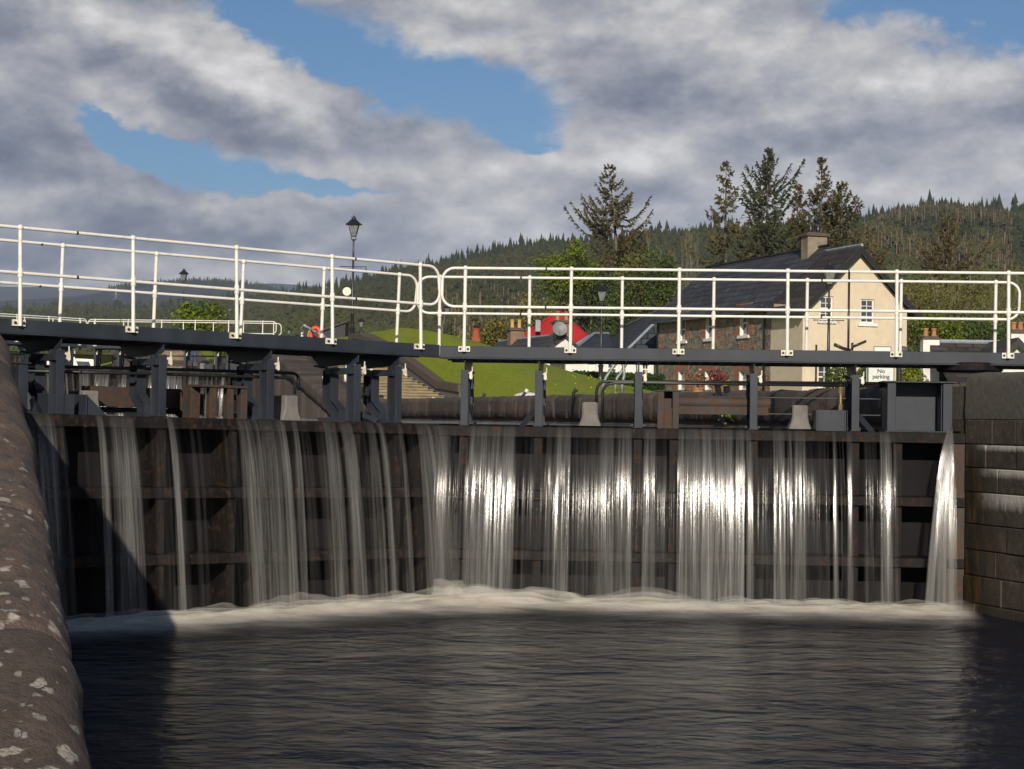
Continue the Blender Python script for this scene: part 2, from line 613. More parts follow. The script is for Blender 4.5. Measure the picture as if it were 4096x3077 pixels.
def wet_wall():
    """big blocks: grey concrete cap course, brown stone, pale lime runs under the joints, green-black wet strip by the gate"""
    t = NT('stained_lock_wall')
    sp = t.new('ShaderNodeSeparateXYZ')
    t.l.new(t.tc.outputs['UV'], sp.inputs[0])
    x, z = sp.outputs[0], sp.outputs[1]
    n1, n2, n3 = t.noise(2.5, 8, .65), t.noise(12, 8, .7), t.noise(55, 5, .65)
    c = t.mix(t.range(n1, .36, .64), (.082, .063, .046), (.036, .028, .022))
    c = t.mix(t.range(n2, .52, .74), c, (.150, .118, .088))
    c = t.mix(t.range(t.noise(5, 7, .7, (1, 1, .35)), .5, .68, 0, .8), c, (.024, .019, .015))
    c = t.mix(t.range(n3, .50, .70, 0, .85), c, (.022, .018, .015))
    cap = t.math('GREATER_THAN', t.math('MULTIPLY_ADD', n2, .05, z), 2.50)
    c = t.mix(cap, c, t.mix(t.range(n2, .35, .7), (.115, .105, .088), (.075, .066, .055)))
    # lime runs
    runs = t.noise(9, 6, .7, (2.6, 1, .16))
    for zj, ln in ((1.54, .36), (1.85, .20), (2.15, .14)):
        d = t.math('SUBTRACT', zj, z)
        m = t.math('MULTIPLY', t.math('GREATER_THAN', d, 0), t.range(d, 0, ln, 1, 0))
        f = t.range(t.math('MULTIPLY', m, t.math('ADD', runs, .28)), .30, .62)
        f = t.math('MULTIPLY', f, t.range(x, -.25, -.5, 0, .85))
        c = t.mix(f, c, (.52, .49, .44))
    wet = t.math('MULTIPLY', t.range(t.math('MULTIPLY_ADD', n2, .7, x), -.65, .15, 0, 1), t.range(z, 1.9, 2.3, 1, 0))
    c = t.mix(wet, c, t.mix(t.range(t.noise(5, 6, .7, (3, 1, .3)), .5, .66), (.016, .015, .008), (.10, .05, .012)))
    low = t.range(z, .35, 0, 0, .7)
    c = t.mix(low, c, (.03, .02, .012))
    t.bump(t.math('ADD', t.math('MULTIPLY', n3, .5), n2), .6, .03)
    return t.out(c, t.range(wet, 0, 1, .85, .45))


M_['wall'] = wet_wall()


def set_uv(o, fn):
    me = o.data
    uv = me.uv_layers.new(name='UVMap')
    co = np.empty(len(me.vertices) * 3, np.float32)
    me.vertices.foreach_get('co', co)
    co = co.reshape(-1, 3)
    li = np.empty(len(me.loops), np.int32)
    me.loops.foreach_get('vertex_index', li)
    u = np.array([fn(c) for c in co], np.float32)
    uv.data.foreach_set('uv', u[li].ravel())


def sw(c):
    d = Vector((c[0], c[1], 0)) - HEEL
    return d.dot(AX), d.dot(PR)


def right_wall():
    rnd = random.Random(4)
    b = MB()
    zs = [-2.9, -.75, -.3, .12, .47, .80, 1.13, 1.54, 1.85, 2.15, 2.47]
    for i in range(len(zs) - 1):
        s = -.02
        while s > -30:
            ln = rnd.uniform(.5, 1.05) if i > 0 else 2.5
            if s == -.02:
                ln *= rnd.uniform(.5, 1)
            off = rnd.uniform(-.012, .012)
            p0, p1 = s, s - ln + .007
            z0, z1 = zs[i] + .004, zs[i + 1] - .004
            e = .012
            # block with a chamfered face
            q = [(p0 - e, off, z0 + e), (p1 + e, off, z0 + e), (p1 + e, off, z1 - e), (p0 - e, off, z1 - e),
                 (p0, off + e, z0), (p1, off + e, z0), (p1, off + e, z1), (p0, off + e, z1),
                 (p0, .9, z0), (p1, .9, z0), (p1, .9, z1), (p0, .9, z1)]
            b.add([W(a, w_, z) for a, w_, z in q],
                  [(3, 2, 1, 0), (0, 1, 5, 4), (1, 2, 6, 5), (2, 3, 7, 6), (3, 0, 4, 7), (4, 5, 9, 8), (5, 6, 10, 9), (6, 7, 11, 10), (7, 4, 8, 11), (8, 9, 10, 11)])
            s -= ln
    for p0, p1, w0, w1 in ((.9, -.02, .03, 1.3),):
        vs = [W(a, q, z) for z in (-2.9, 2.9) for q in (w0, w1) for a in (p0, p1)]
        b.add(vs, [(0, 2, 3, 1), (4, 5, 7, 6), (0, 1, 5, 4), (2, 6, 7, 3), (0, 4, 6, 2), (1, 3, 7, 5)])
    # cast cap course with rounded arris, rising very slightly
    prof = [(.0, 2.474), (-.012, 2.56), (-.004, 2.75), (0, 2.95), (.015, 3.02), (.05, 3.055), (.12, 3.072), (1.6, 3.085), (1.6, 2.48)]
    st = [-.02 + -.3 * i for i in range(100)]
    vs, fs, n = [], [], len(prof)
    for k, s in enumerate(st):
        for w_, z in prof:
            dz = .012 * noise.noise(Vector((s * 2, z * 3, 1)))
            vs.append(W(s, w_ + .012 * noise.noise(Vector((s * 2.3, z * 4, 5))), z + (dz if z > 2.6 else 0)))
    for k in range(len(st) - 1):
        for j in range(n):
            fs.append((k * n + j, k * n + (j + 1) % n, (k + 1) * n + (j + 1) % n, (k + 1) * n + j))
    fs += [tuple(range(n))[::-1]]
    b.add(vs, fs)
    o = b.build('lock_wall', M_['wall'], auto=35)
    set_uv(o, lambda c: (sw(c)[0], c[2]))
    return tag(o, 'tall stained masonry lock wall with a grey concrete cap, right of the falling water', 'wall')


right_wall()


def sweep(name, path_s, prof_fn, wface, side, m, label, cat, seed=0, joint=(1.0, 1.6), amp=.015, lich=None, uvs=True, jw=.035):
    """stone coping swept along a lock wall; prof_fn(s) -> list of (inward distance, z); joints cut across"""
    rnd = random.Random(seed)
    joints, s = [], path_s[0]
    while s < path_s[-1]:
        s += rnd.uniform(*joint)
        joints.append(s)
    b = MB()
    vs, lv, sv, jv, n = [], [], [], [], len(prof_fn(path_s[0]))
    ji = np.array(joints)
    for s in path_s:
        pr = prof_fn(s)
        dj = float(np.min(np.abs(ji - s)))
        stone = int(np.searchsorted(ji, s))
        g = max(0.0, 1 - dj / jw) ** 1.2
        rr = random.Random(stone * 7 + seed)
        so = rr.uniform(-.008, .008)
        for j, (w_, z) in enumerate(pr):
            k = 0 if (j == 0 or j >= n - 2) else 1
            d = k * (amp * noise.fractal(Vector((s * 1.7, w_ * 1.7 + z, seed + stone * 3.1)), 1.0, 2.0, 5) + amp * .35 * noise.noise(Vector((s * 14, w_ * 14, z * 14))) + so - (.022 if jw < .05 or side > 0 else .05) * g)
            a, c = pr[max(0, j - 1)], pr[min(n - 1, j + 1)]
            tx, tz = c[0] - a[0], c[1] - a[1]
            l = math.hypot(tx, tz) or 1
            nx, nz = -tz / l, tx / l
            vs.append(W(s, wface + side * (w_ + nx * d), z + nz * d))
            lv.append(lich(s, w_, z) if lich else 0.0)
            sv.append(rr.random() if j == 0 else sv[-1])
            jv.append(.75 * g * (noise.noise(Vector((s * 3, w_ * 9, z * 9))) > -.1))
    fs = []
    for k in range(len(path_s) - 1):
        for j in range(n - 1):
            fs.append((k * n + j, k * n + j + 1, (k + 1) * n + j + 1, (k + 1) * n + j))
    b.add(vs, fs)
    o = b.build(name, m, smooth=True)
    at = o.data.attributes.new('lich', 'FLOAT', 'POINT')
    at.data.foreach_set('value', np.array(lv, np.float32))
    for an, av in (('stn', sv), ('jnt', jv)):
        at = o.data.attributes.new(an, 'FLOAT', 'POINT')
        at.data.foreach_set('value', np.array(av, np.float32))
    if uvs:
        ar = [0.0]
        p0 = prof_fn(path_s[0])
        for a, c in zip(p0, p0[1:]):
            ar.append(ar[-1] + math.hypot(c[0] - a[0], c[1] - a[1]))
        uvv = np.array([(s, ar[j]) for s in path_s for j in range(n)], np.float32)
        uv = o.data.uv_layers.new(name='UVMap')
        li = np.empty(len(o.data.loops), np.int32)
        o.data.loops.foreach_get('vertex_index', li)
        uv.data.foreach_set('uv', uvv[li].ravel())
    return tag(o, label, cat)


LEFT_TOP = [(-40, -1.77), (-17.5, -1.77), (-15.8, -1.68), (-14.3, -1.30), (-13.36, -.98), (-12.13, -.66), (-10.96, -.345), (-9.97, -.083), (-8.29, .24), (-7, .47),
            (-5.57, .68), (-4.3, .77), (-3, .80), (1, .82), (40, .82)]


def left_prof(s):
    z = ZC + interp(s, LEFT_TOP)
    r = .24
    pr = [(.0, -2.9), (.02, z - 1.2), (.02, z - .62), (.0, z - .60), (.0, z - r)]
    for i in range(1, 15):
        a = PI / 2 * i / 14
        pr.append((r - r * math.cos(a), z - r + r * math.sin(a)))
    for i in range(1, 34):
        pr.append((r + .045 * i, z + .012 * i / 34))
    pr += [(2.4, z + .02), (6.0, z + .02)]
    return pr


sweep('lock_coping', [-30 + .25 * i for i in range(48)] + [-18 + .035 * i for i in range(420)] + [-3.3 + .25 * i for i in range(24)], left_prof, WL_ + .085, -1, M_['coping'],
      'rounded pink sandstone coping with pale lichen spots, sloping up in the left foreground', 'coping', 3, (1.15, 1.75), .026,
      lambda s, w_, z: smooth(-s, 8.6, 12.2) * .95 + .10, jw=.06)


def ramp_z(s):
    z = 2.90
    for a in (39.5, 94.5):
        z += RISE2 * interp(s, [(a, 0), (a + 2, .22), (a + 9.5, .90), (a + 12, 1)])
    return z


def right_prof(s):
    z = ramp_z(s)
    r = .14
    pr = [(.0, -2.9), (.0, z - .58), (.08, z - .56), (.08, z - .50), (-.03, z - .48), (-.035, z - .3), (-.03, z - r)]
    for i in range(1, 9):
        a = PI / 2 * i / 8
        pr.append((-.03 + r - r * math.cos(a), z - r + r * math.sin(a)))
    pr += [(.6, z), (.9, z), (1.25, z - .01), (1.3, z - .4), (1.3, z - 1.0)]
    return pr


sweep('chamber_wall', [.9 + .05 * i for i in range(1000)] + [50.9 + .15 * i for i in range(420)], right_prof, 0.0, 1, M_['stone'],
      'far wall of the upper chamber with big rounded coping stones behind the gate', 'wall', 8, (.75, 1.25), .035, jw=.07)
# left side of the upper chamber, from the gate on
sweep('side_wall', [2.7 + 1.0 * i for i in range(112)], lambda s: [(.0, -2.9), (.0, ramp_z(s) - .3), (.09, ramp_z(s) - .08), (.3, ramp_z(s)), (1.4, ramp_z(s)), (1.4, ramp_z(s) - .3), (1.4, ramp_z(s) - .5)],
      WL_ - .5, -1, M_['stone'], 'left wall of the upper chamber running on past the gate', 'wall', 5)

# ------------------------------------------------------------------ ground


def bank_z(s, w):
    base = 2.84 + 1.15 * smooth(w, 8, 32) + .6 * smooth(w, 30, 120)
    r = ramp_z(s) - .10
    up = base
    for a, top in ((24.0, 3.0), (91.0, 1.7)):
        up += top * smooth(s, a, a + 26) * (1 - smooth(w, 4.6, 13.6))
    if w < 4.4:
        k = smooth(w, 3.5, 4.4)
        up = (r - .32) * (1 - k) + up * k
    return up


def grass_mat():
    t = NT('mown_grass')
    n1, n2, n3 = t.noise(.55, 6, .6), t.noise(4.5, 7, .7, (1, .5, 1)), t.noise(32, 4, .7, (1, .4, 1))
    c = t.mix(t.range(n2, .34, .68), (.185, .230, .010), (.255, .300, .020))
    c = t.mix(t.range(n1, .42, .66, 0, .6), c, (.27, .28, .036))
    c = t.mix(t.range(n3, .48, .66, 0, .85), c, (.055, .095, .008))
    c = t.mix(t.range(t.noise(11, 6, .7, (1, .35, 1)), .54, .70, 0, .6), c, (.27, .27, .05))
    t.bump(t.math('MULTIPLY_ADD', n3, 1.0, n2), .5, .06)
    return t.out(c, .8, 0, .2)


M_['grass'] = grass_mat()


def grid_sheet(name, ss, ws, zf, m):
    b = MB()
    n = len(ws)
    b.add([W(s, w, zf(s, w)) for s in ss for w in ws],
          [(i * n + j, i * n + j + 1, (i + 1) * n + j + 1, (i + 1) * n + j) for i in range(len(ss) - 1) for j in range(n - 1)])
    return tag(b.build(name, m, smooth=True), kind='structure')


def zr(s, w):
    return bank_z(s, w) + .05 * noise.noise(Vector((s * .4, w * .4, 0))) * smooth(w, 3, 6)


grid_sheet('ground', [-45, -20, -10] + [i * .8 for i in range(0, 150)] + [125 + 10 * i for i in range(0, 26)],
           [1.28] + [1.7 + .5 * i for i in range(44)] + [25, 30, 40, 60, 90, 140, 220, 400], zr, M_['grass'])
grid_sheet('left_bank', [-45] + [-20 + 1.0 * i for i in range(30)] + [12 + 8 * i for i in range(46)], [WL_ - 400, WL_ - 100, WL_ - 40, WL_ - 15, WL_ - 7, WL_ - 2.2],
           lambda s, w: (ZC + interp(s, LEFT_TOP) - .03) if s < 2 else ramp_z(s) - .06, M_['grass'])
grid_sheet('far_ground', [112, 150, 250, 420], [-500, -120, -60, -20, WL_, 0, 1.4], lambda s, w: 6.4, M_['grass'])


# ------------------------------------------------------------------ hills and the forest on them
RIDGE = [(-700, 1215), (0, 1205), (400, 1195), (800, 1182), (1000, 1165), (1180, 1140), (1280, 1128), (1400, 1098), (1500, 1075), (1700, 1035), (1900, 995), (2050, 965),
         (2200, 950), (2500, 935), (2800, 925), (3000, 918), (3300, 895), (3480, 878), (3560, 850), (3650, 842), (3790, 822), (3840, 838), (3950, 838), (4096, 835), (4800, 800)]
RID_D = [(-700, 1700), (600, 1500), (1200, 1150), (2000, 950), (3000, 820), (4800, 700)]
HILL_D0 = 300.0


def hill_pt(px, q):
    """q = 0 at the foot of the wooded hill, 1 at its ridge, beyond 1 down the far side"""
    dr = interp(px, RID_D)
    d = HILL_D0 + (dr - HILL_D0) * min(q, 1.6)
    top = P(px, interp(px, RIDGE) + interp(px, [(1200, 72), (2300, 66), (2900, 40), (5000, 46)]), dr)
    k = q ** 1.15 if q <= 1 else 1 - .5 * (q - 1)
    dirn = (top - Vector((0, 0, ZC)))
    p = dirn * (d / dr)
    z = 6.0 + (top.z - 6.0) * k
    z += (6 + .012 * d) * noise.noise(Vector((px * .0035, q * 3.0, 2))) * min(1, q * 2) * max(0, 1 - q) * 1.6
    return Vector((p.x, p.y, z))


M_['hill'] = mat('forest_floor', (.030, .032, .014), (.060, .045, .022), .012, .4, .6, .95)
M_['moor'] = mat('heather_moor', (.030, .030, .026), (.046, .040, .030), .004, .4, .65, .95)


def hills():
    b = MB()
    pxs = list(range(-700, 4801, 100))
    qs = [0, .1, .2, .3, .4, .5, .6, .7, .8, .9, 1.0, 1.15, 1.4]
    n = len(qs)
    b.add([hill_pt(px, q) for px in pxs for q in qs],
          [(i * n + j, (i + 1) * n + j, (i + 1) * n + j + 1, i * n + j + 1) for i in range(len(pxs) - 1) for j in range(n - 1)])
    tag(b.build('hills', M_['hill'], smooth=True), kind='structure')
    for nm, D, z0, line in (('far_hills', 5200, 20, [(-900, 1150), (0, 1147), (300, 1150), (600, 1155), (900, 1143), (1000, 1137), (1090, 1134), (1180, 1139), (1300, 1150), (1700, 1190)]),
                            ('mid_hills', 2700, 10, [(-900, 1215), (0, 1205), (300, 1185), (430, 1165), (520, 1150), (600, 1141), (700, 1136), (760, 1133), (880, 1134), (1000, 1146), (1100, 1168), (1400, 1220)])):
        b = MB()
        pts = [P(px, y, D) for px, y in line]
        vs, fs = [], []
        for k, p in enumerate(pts):
            for q, dd in ((1.0, 0), (.85, -D * .08), (.5, -D * .2), (0.0, -D * .34), (.6, D * .2)):
                e = Vector((p.x, p.y + dd, z0 + (p.z - z0) * q))
                vs.append(e)
        for k in range(len(pts) - 1):
            for a, c in ((4, 0), (0, 1), (1, 2), (2, 3)):
                fs.append((k * 5 + a, k * 5 + c, (k + 1) * 5 + c, (k + 1) * 5 + a))
        b.add(vs, fs)
        tag(b.build(nm, M_['moor'], smooth=False), kind='structure')
    return


hills()


def var_leaf(name, cols, rough=.75, trans=0.0):
    """foliage: colour picked by the 'var' value that each spray carries"""
    t = NT(name)
    r = t.new('ShaderNodeValToRGB')
    t.l.new(t.attr('var'), r.inputs[0])
    r.color_ramp.elements[0].color = (*cols[0], 1)
    r.color_ramp.elements[1].color = (*cols[-1], 1)
    for i, c in enumerate(cols[1:-1], 1):
        e = r.color_ramp.elements.new(i / (len(cols) - 1))
        e.color = (*c, 1)
    return t.out(r.outputs[0], rough, 0, .25)


M_['forest'] = var_leaf('forest_foliage', [(.022, .032, .015), (.040, .046, .017), (.070, .062, .022), (.050, .080, .018), (.085, .100, .026), (.24, .16, .12)], .9)


def forest():
    rnd = random.Random(12)
    V, Fc, A = [], [], []
    nb = 0

    def cone_tree(p, h, r, var, tiers=3, n=5):
        nonlocal nb
        for k in range(tiers):
            z0, z1 = h * (.06 + .29 * k), h * (.52 + .24 * k if k < tiers - 1 else 1.0)
            rr = r * (1 - .30 * k)
            a0 = rnd.random() * 6.3
            ox, oy = rnd.uniform(-.12, .12) * r, rnd.uniform(-.12, .12) * r
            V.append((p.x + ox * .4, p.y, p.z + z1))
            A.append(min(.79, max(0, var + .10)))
            for j in range(n):
                w = a0 + 2 * PI * j / n
                q = rr * rnd.uniform(.55, 1.2)
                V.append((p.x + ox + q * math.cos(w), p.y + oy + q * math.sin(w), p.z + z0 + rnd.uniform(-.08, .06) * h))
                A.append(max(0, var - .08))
            Fc.extend([(nb, nb + 1 + j, nb + 1 + (j + 1) % n) for j in range(n)])
            nb += n + 1

    def trunk(p, h, r):
        nonlocal nb
        for j in range(3):
            w = 2 * PI * j / 3
            V.append((p.x + r * math.cos(w), p.y + r * math.sin(w), p.z - 1))
            V.append((p.x + r * .6 * math.cos(w), p.y + r * .6 * math.sin(w), p.z + h))
            A.extend((1.0, 1.0))
        for j in range(3):
            k = (j + 1) % 3
            Fc.append((nb + 2 * j, nb + 2 * k, nb + 2 * k + 1, nb + 2 * j + 1))
        nb += 6

    def pine_crown(p, z, h, r, var):
        nonlocal nb
        for _ in range(3):
            c = Vector((p.x + rnd.uniform(-.4, .4) * r, p.y + rnd.uniform(-.4, .4) * r, z + rnd.uniform(.1, .8) * h))
            s = r * rnd.uniform(.5, .9)
            pts = [c + Vector((s * math.cos(w) * rnd.uniform(.7, 1.2), s * math.sin(w), rnd.uniform(-.25, .25) * s)) for w in (0, 1.26, 2.5, 3.8, 5.0)]
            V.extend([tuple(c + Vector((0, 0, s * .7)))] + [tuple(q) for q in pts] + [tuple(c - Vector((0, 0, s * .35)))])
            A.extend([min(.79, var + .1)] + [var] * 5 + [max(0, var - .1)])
            for j in range(5):
                Fc.append((nb, nb + 1 + j, nb + 1 + (j + 1) % 5))
                Fc.append((nb + 6, nb + 1 + (j + 1) % 5, nb + 1 + j))
            nb += 7

    def tuft_tree(p, h, r, var, n=11):
        """small tree as a loose heap of spray-sized faces inside a cone"""
        nonlocal nb
        for k in range(n):
            f = rnd.random() ** .8
            rr = r * (1 - .85 * f) * rnd.uniform(.5, 1.1)
            a = rnd.random() * 6.283
            c = (p.x + rr * math.cos(a), p.y + rr * math.sin(a), p.z + h * (.1 + .85 * f))
            s = r * rnd.uniform(.45, .9) * (1 - .5 * f)
            b0 = rnd.random() * 6.283
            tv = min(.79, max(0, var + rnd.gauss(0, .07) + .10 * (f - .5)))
            for q in range(3):
                w = b0 + q * 2.1
                V.append((c[0] + s * math.cos(w), c[1] - s * .35 * math.sin(w * 1.7), c[2] + s * (.9 if q == 0 else rnd.uniform(-.6, .1))))
                A.append(tv)
            Fc.append((nb, nb + 1, nb + 2))
            nb += 3

    for i in range(36000):
        px = rnd.uniform(-420, 4420)
        dr = interp(px, RID_D)
        d = math.sqrt(rnd.uniform(HILL_D0 ** 2, (dr * 1.03) ** 2))
        q = (d - HILL_D0) / (dr - HILL_D0)
        p = hill_pt(px, q)
        pn = noise.noise(Vector((p.x * .011, p.y * .006, 3)))
        pn2 = noise.noise(Vector((p.x * .004, p.y * .003, 8)))
        sc = (d / 650) ** .45
        zone = 3450 < px < 4050 and .48 < q < .86
        if zone and pn > -.25 and .46 < q < .88 and rnd.random() < .34:
            trunk(p, rnd.uniform(7, 11), rnd.uniform(.13, .22))
            if rnd.random() < .45:
                tuft_tree(p + Vector((0, 0, rnd.uniform(5, 8))), 3.5, 1.9, min(.6, max(.05, .36 + .2 * pn)), 8)
            continue
        if 1750 < px < 2150 and .15 < q < .55 and pn2 > -.15 and rnd.random() < .25:
            trunk(p, rnd.uniform(5, 8), .16)
        var = .30 + .36 * pn + .40 * pn2 + rnd.gauss(0, .11)
        if q > .9:
            var = .10 + rnd.uniform(-.1, .14)
        if q < .38 and px > 2600:
            var = .56 + .3 * pn + rnd.gauss(0, .09)
        h = rnd.uniform(4.0, 8.4) * sc
        if q > .90:
            h = rnd.uniform(3.2, 8.0) * sc * (1 + .5 * max(0, noise.noise(Vector((px * .02, 5, 0)))) + (.35 if rnd.random() < .12 else 0))
            cone_tree(p, h, h * rnd.uniform(.15, .27), min(.78, max(0, var)), 3, 6)
        else:
            tuft_tree(p, h, h * rnd.uniform(.24, .36), min(.78, max(0, var)))
    # wood on the middle hill far off to the left
    for i in range(1700):
        px = rnd.uniform(430, 1150)
        yl = interp(px, [(430, 1165), (520, 1150), (600, 1141), (700, 1136), (760, 1133), (880, 1134), (1000, 1146), (1150, 1175)])
        p = P(px, yl + 14 + abs(rnd.gauss(0, 22)), 2700 - rnd.uniform(0, 60))
        cone_tree(p, rnd.uniform(10, 17), 3.2, rnd.uniform(0, .25), 2, 4)
    me = bpy.data.meshes.new('forest')
    me.from_pydata(V, [], Fc)
    at = me.attributes.new('var', 'FLOAT', 'POINT')
    at.data.foreach_set('value', np.array(A, np.float32))
    me.materials.append(M_['forest'])
    o = bpy.data.objects.new('forest', me)
    COL.objects.link(o)
    tag(o, 'dark conifer forest covering the hillside behind the houses', 'forest', kind='stuff')


forest()


# ------------------------------------------------------------------ air: a thin even haze over the whole glen
def haze():
    b = MB()
    b.box(-2600, 2600, -60, 5600, -4.0, 480)
    m = bpy.data.materials.new('haze')
    m.use_nodes = True
    n, l = m.node_tree.nodes, m.node_tree.links
    n.clear()
    v = n.new('ShaderNodeVolumePrincipled')
    v.inputs['Color'].default_value = (.62, .76, 1.0, 1)
    v.inputs['Density'].default_value = HAZE_D
    v.inputs['Anisotropy'].default_value = 0.0
    o = n.new('ShaderNodeOutputMaterial')
    l.new(v.outputs[0], o.inputs['Volume'])
    tag(b.build('haze', m), kind='stuff')


HAZE_D = .00011
haze()


# ------------------------------------------------------------------ lock gates
Z_D, Z_F = 3.34, 3.17                                            # deck top and fascia bottom
Z_RT, Z_RM = 4.37, 3.86                                          # hand rail, knee rail
DECK_W = 1.59


def arc_rail(L, u, x_end, x_far, loop_far=None, lean=.045):
    """closed end at x_end (toward the mitre), rails run to x_far; optional rounded end there"""
    sx = L.sx
    r = .16
    yt, ym = u + lean, u + lean * .5
    if u > 1:
        yt, ym = u - lean * 1.2, u - lean * .6

    def corner(xe, sgn):
        top, bot = [], []
        for i in range(7):
            a = PI / 2 * i / 6
            top.append((xe + sgn * (r - r * math.sin(a)), yt, Z_RT - r + r * math.cos(a)))
            bot.append((xe + sgn * (r - r * math.sin(a)), ym, Z_RM + r - r * math.cos(a)))
        return top, bot
    t1, b1 = corner(x_end, sx)
    path = [(x_far, yt, Z_RT)] + t1 + b1[::-1] + [(x_far, ym, Z_RM)]
    if loop_far is not None:
        t2, b2 = corner(loop_far, -sx)
        path = t1 + b1[::-1] + b2 + t2[::-1] + [t1[0]]
    return path


def rail_post(b, x, u, zt=Z_RT, zb=3.265):
    front = u < .5
    ly = .045 if front else -.054
    b.tube([(x, u, zb), (x, u + ly, zt)], .0225, 10)
    b.ball((x, u + ly, zt), .037, 10)
    b.ball((x, u + ly * .5, Z_RM), .034, 10)
    b.lathe((x, u + ly * .5, Z_RM), [(.029, -.05), (.031, -.03), (.031, .03), (.029, .05)], 10)


def build_leaf(L, label, x_end, front_posts, back_posts, front_end, back_end, back_loop, cols, dogleg, detail):
    sx = L.sx
    g = thing('lock_gate', label, 'lock gate', (L.A.x, L.A.y, 0), L.ang, 'leaves of the lock gates')
    T = L.tr

    def mb():
        return MB(T)

    def xs(a, b_):
        return (min(a * sx, b_ * sx), max(a * sx, b_ * sx))
    # walkway
    b = mb()
    x0, x1 = xs(.0, x_end)
    n = int(x_end / .145)
    for i in range(n):
        a0, a1 = xs(i * .145 + .004, i * .145 + .139)
        b.box(a0, a1, .058, DECK_W - .058, 3.262, 3.302)
    for yy in (.45, 1.05):
        b.box(x0, x1, yy, yy + .05, 3.18, 3.262)
    b.build('walkway_deck', M_['steel'], g)
    for y0, y1, ny in ((-.0, .055, -.028), (DECK_W - .055, DECK_W, DECK_W - .055)):
        b = mb()
        b.box(x0, x1, y0, y1, Z_F + .016, Z_D)
        b.box(x0, x1, min(y0, ny), max(y1, ny + .083), Z_F, Z_F + .0155)
        b.build('edge_beam', M_['steel'], g, bevel=.004)
    # hand rails
    for u, end, loop in ((-.05, front_end, 7.95 * sx), (DECK_W + .05, back_end, back_loop)):
        b = mb()
        b.tube(arc_rail(L, u, end, sx * x_end, loop), .0195, 10, caps=False)
        for xj in (.16, .62):
            for zz, ly in ((Z_RT, .045 if u < 1 else -.054), (Z_RM, .022 if u < 1 else -.027)):
                xc = end + (sx * x_end - end) * xj
                b.tube([(xc - .012, u + ly, zz), (xc + .012, u + ly, zz)], .0205, 10, mi=1)
        b.build('hand_rail', [M_['white'], M_['bolt']], g, auto=40)
    for u, lst in ((-.05, front_posts), (DECK_W + .05, back_posts)):
        for x in lst:
            b = mb()
            rail_post(b, x, u)
            po = b.build('railing_post', M_['white'], g, auto=40)
            b = mb()
            s = -1 if u < 1 else 1
            f = -.0 if u < 1 else DECK_W
            b.box(x - .077, x + .077, min(f, f + s * .027), max(f, f + s * .027), Z_D - .075, Z_D - .003)
            for dx in (-.05, .05):
                b.lathe((x + dx, f + s * .027, Z_D - .038), [(.017, 0), (.017, .014), (.010, .017), (.010, .026)], 6, Matrix.Rotation(R_(90 if s < 0 else -90), 3, 'X'), mi=1)
            b.build('bracket', [M_['bracket'], M_['bolt']], po)
    # support frames
    for x in cols:
        b = mb()
        b.box(x - .05, x + .05, .03, .038, LIP - .03, 3.03)           # front flange, web and back flange
        b.box(x - .008, x + .008, .038, .215, LIP - .03, 3.03)
        b.box(x - .05, x + .05, .215, .223, LIP - .03, 3.03)
        b.box(x - .065, x + .065, .02, .235, LIP + .002, LIP + .018)
        b.build('front_column', M_['steel'], g, bevel=.003)
        b = mb()
        fn = lambda y, z, d, x=x: Vector((x + d, y, z))
        b.prism([(.02, Z_F), (.02, 3.06), (.10, 3.035), (.90, 3.00), (1.13, 3.15), (1.13, Z_F)], fn, -.006, .006)
        b.box(x - .055, x + .055, .02, 1.13, Z_F - .016, Z_F - .001)
        b.prism([(.80, 3.0), (.80, 2.985), (1.0, 3.01), (1.0, 3.03)], fn, -.05, .05)
        b.box(x - .05, x + .05, .10, .72, 2.905, 2.985)
        b.build('deck_bracket', M_['steel'], g, bevel=.002)
        if dogleg:
            b = mb()
            prof = [(.74, 2.96), (.56, 2.96), (.56, 2.58), (.36, 2.44), (.36, LIP), (.54, LIP), (.54, 2.40), (.74, 2.55)]
            fl = lambda y, z, d, x=x: Vector((x + d, y, z))
            b.prism(prof, fl, -.006, .006)
            for a, c in ((1, 2), (2, 3), (3, 4)):
                (ya, za), (yc, zc) = prof[a], prof[c]
                b.add([(x - .06, ya, za), (x + .06, ya, za), (x + .06, yc, zc), (x - .06, yc, zc),
                       (x - .06, ya + .012, za), (x + .06, ya + .012, za), (x + .06, yc + .012, zc), (x - .06, yc + .012, zc)],
                      [(0, 1, 2, 3), (7, 6, 5, 4), (0, 4, 5, 1), (1, 5, 6, 2), (2, 6, 7, 3), (3, 7, 4, 0)])
            for a, c in ((5, 6), (6, 7), (7, 0)):
                (ya, za), (yc, zc) = prof[a], prof[c]
                b.add([(x - .06, ya, za), (x + .06, ya, za), (x + .06, yc, zc), (x - .06, yc, zc),
                       (x - .06, ya + .012, za), (x + .06, ya + .012, za), (x + .06, yc + .012, zc), (x - .06, yc + .012, zc)],
                      [(0, 1, 2, 3), (7, 6, 5, 4), (0, 4, 5, 1), (1, 5, 6, 2), (2, 6, 7, 3), (3, 7, 4, 0)])
            b.box(x - .10, x + .10, .28, .80, LIP + .001, LIP + .05)
            b.build('back_leg', M_['steel'], g)
        # white locking toggle on a stub
        b = mb()
        b.prism([(-.022, 3.0), (.008, 3.015), (.018, 2.92), (.0, 2.90), (-.026, 2.92)], lambda a, z, d, x=x: Vector((x + .09 + a, .0 + d, z)), -.0, .03)
        b.tube([(x + .10, .03, 3.0), (x + .10, .03, 3.07)], .008, 6)
        b.tube([(x + .10, .03, 2.98), (x, .06, 2.99)], .012, 6)
        b.build('toggle', M_['bracket'], g)
    # beams, stiffeners, skin
    rib = M_['steel_wet']
